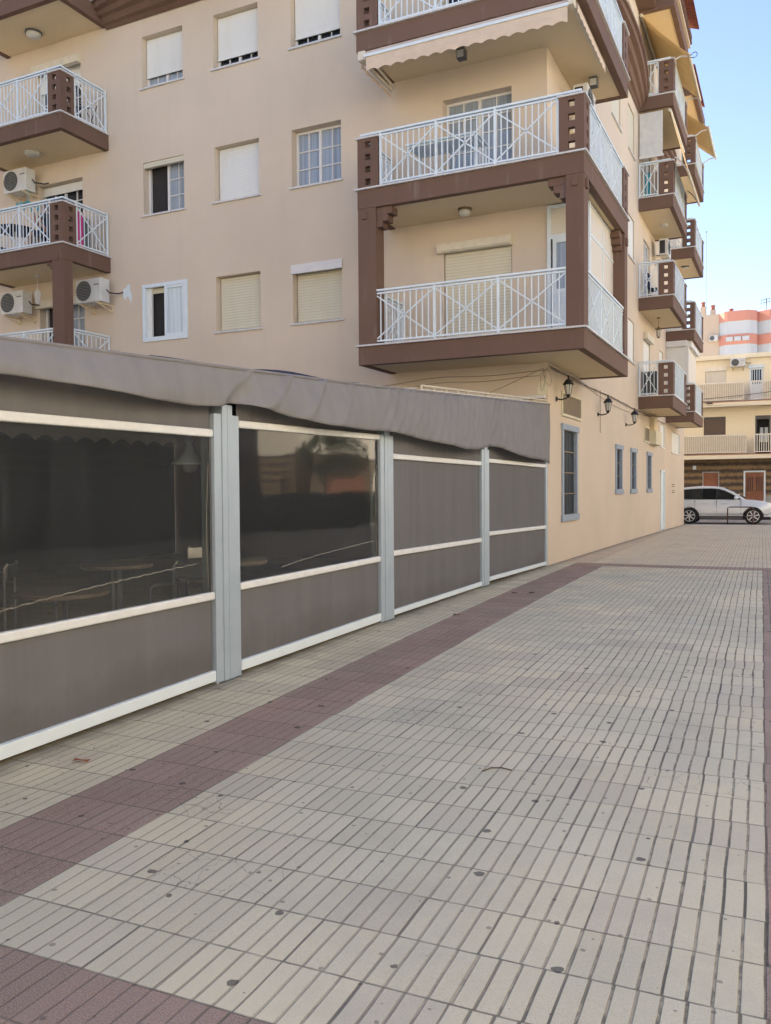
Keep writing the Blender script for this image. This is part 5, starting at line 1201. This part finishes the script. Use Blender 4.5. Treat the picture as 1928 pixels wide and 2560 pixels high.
O4 = thing('added_sun_block', (-30, -2, 0), 'added unseen tall block left of the terrace that keeps the sun off', 'building')  # added out of view to stop the low sun from the left
MB().box(-42, -24, -20, 12.5, 0, 16.8).build('wall', 'wall', O4); MB().box(-24.5, -23.8, -20, 12.5, 16.6, 17.0).build('roof_edge', 'tile', O4)
O5 = thing('added_street_shade', (-25, 50, 0), 'added unseen tall block along the street that shades the alley end', 'building')  # added out of view to keep sun off the alley end
MB().box(-50, -16.5, 47.4, 62, 0, 17).build('wall', 'beigep', O5); MB().box(-50, -16.3, 47.2, 47.4, 16.6, 17.2).build('roof_edge', 'tile', O5)
O7 = thing('added_bounce_house', (-5, -34, 0), 'added unseen light cream house behind the viewer that bounces sun forward', 'building')  # added out of view to bounce sun onto the front wall
MB().box(-30, 24, -44, -33, 0, 14).build('wall', 'oppwall', O7); MB().box(-4, -3, -33, -32.95, 0, 2.2).build('door', 'wood', O7)
O6 = thing('added_hedge', (8.6, 20, 0), 'added unseen row of dark leaves that dims the mirror image along the alley', 'added_hedge')  # added out of view to darken the reflection in the plastic sheets
m = MB(); rnd = random.Random(5)
for k in range(9000):
    x, y, z = 8.2+rnd.uniform(0, .9), rnd.uniform(6, 40), rnd.uniform(.05, 1.45)
    if rnd.random() < .5: x = 8.2+rnd.uniform(0, .12)
    c = Vector((x, y, z+.12*sin(y*2.1)*sin(y*.7))); d = Vector((rnd.uniform(-1, 1), rnd.uniform(-1, 1), rnd.uniform(-1, 1))).normalized()*.09; e = d.cross(Vector((rnd.uniform(-1, 1), rnd.uniform(-1, 1), 1))).normalized()*.07
    m.add([c-d, c+e, c+d, c-e], [(0, 1, 2, 3)])
m.build('leaves', 'leaf', O6); MB().box(8.4, 8.95, 6, 40, 0, 1.35).build('inner_branches', 'bark', O6)
T_ = thing('street_tree', (13.4, 38.4, 0), 'rounded green street tree in the gap between the opposite houses', 'tree')
MB().tube([(13.4, 38.4, 0), (13.45, 38.4, 1.3), (13.4, 38.5, 2.4)], [.16, .13, .10], 10).build('trunk', 'bark', T_)
m = MB(); rnd = random.Random(3)
for k in range(2600):
    a = rnd.uniform(0, 2*pi); b = math.acos(rnd.uniform(-1, 1)); r = 1.7*rnd.uniform(.55, 1)**.5*(1+.18*sin(3*a)+.15*cos(4*b))
    c = Vector((13.4+r*sin(b)*cos(a), 38.4+r*sin(b)*sin(a), 3.4+.8*r*cos(b))); d = Vector((rnd.uniform(-1, 1), rnd.uniform(-1, 1), rnd.uniform(-1, 1))).normalized()*.09; e = d.cross(Vector((rnd.uniform(-1, 1), rnd.uniform(-1, 1), 1))).normalized()*.06
    m.add([c-d, c+e, c+d, c-e], [(0, 1, 2, 3)])
m.build('crown', 'leaf', T_)
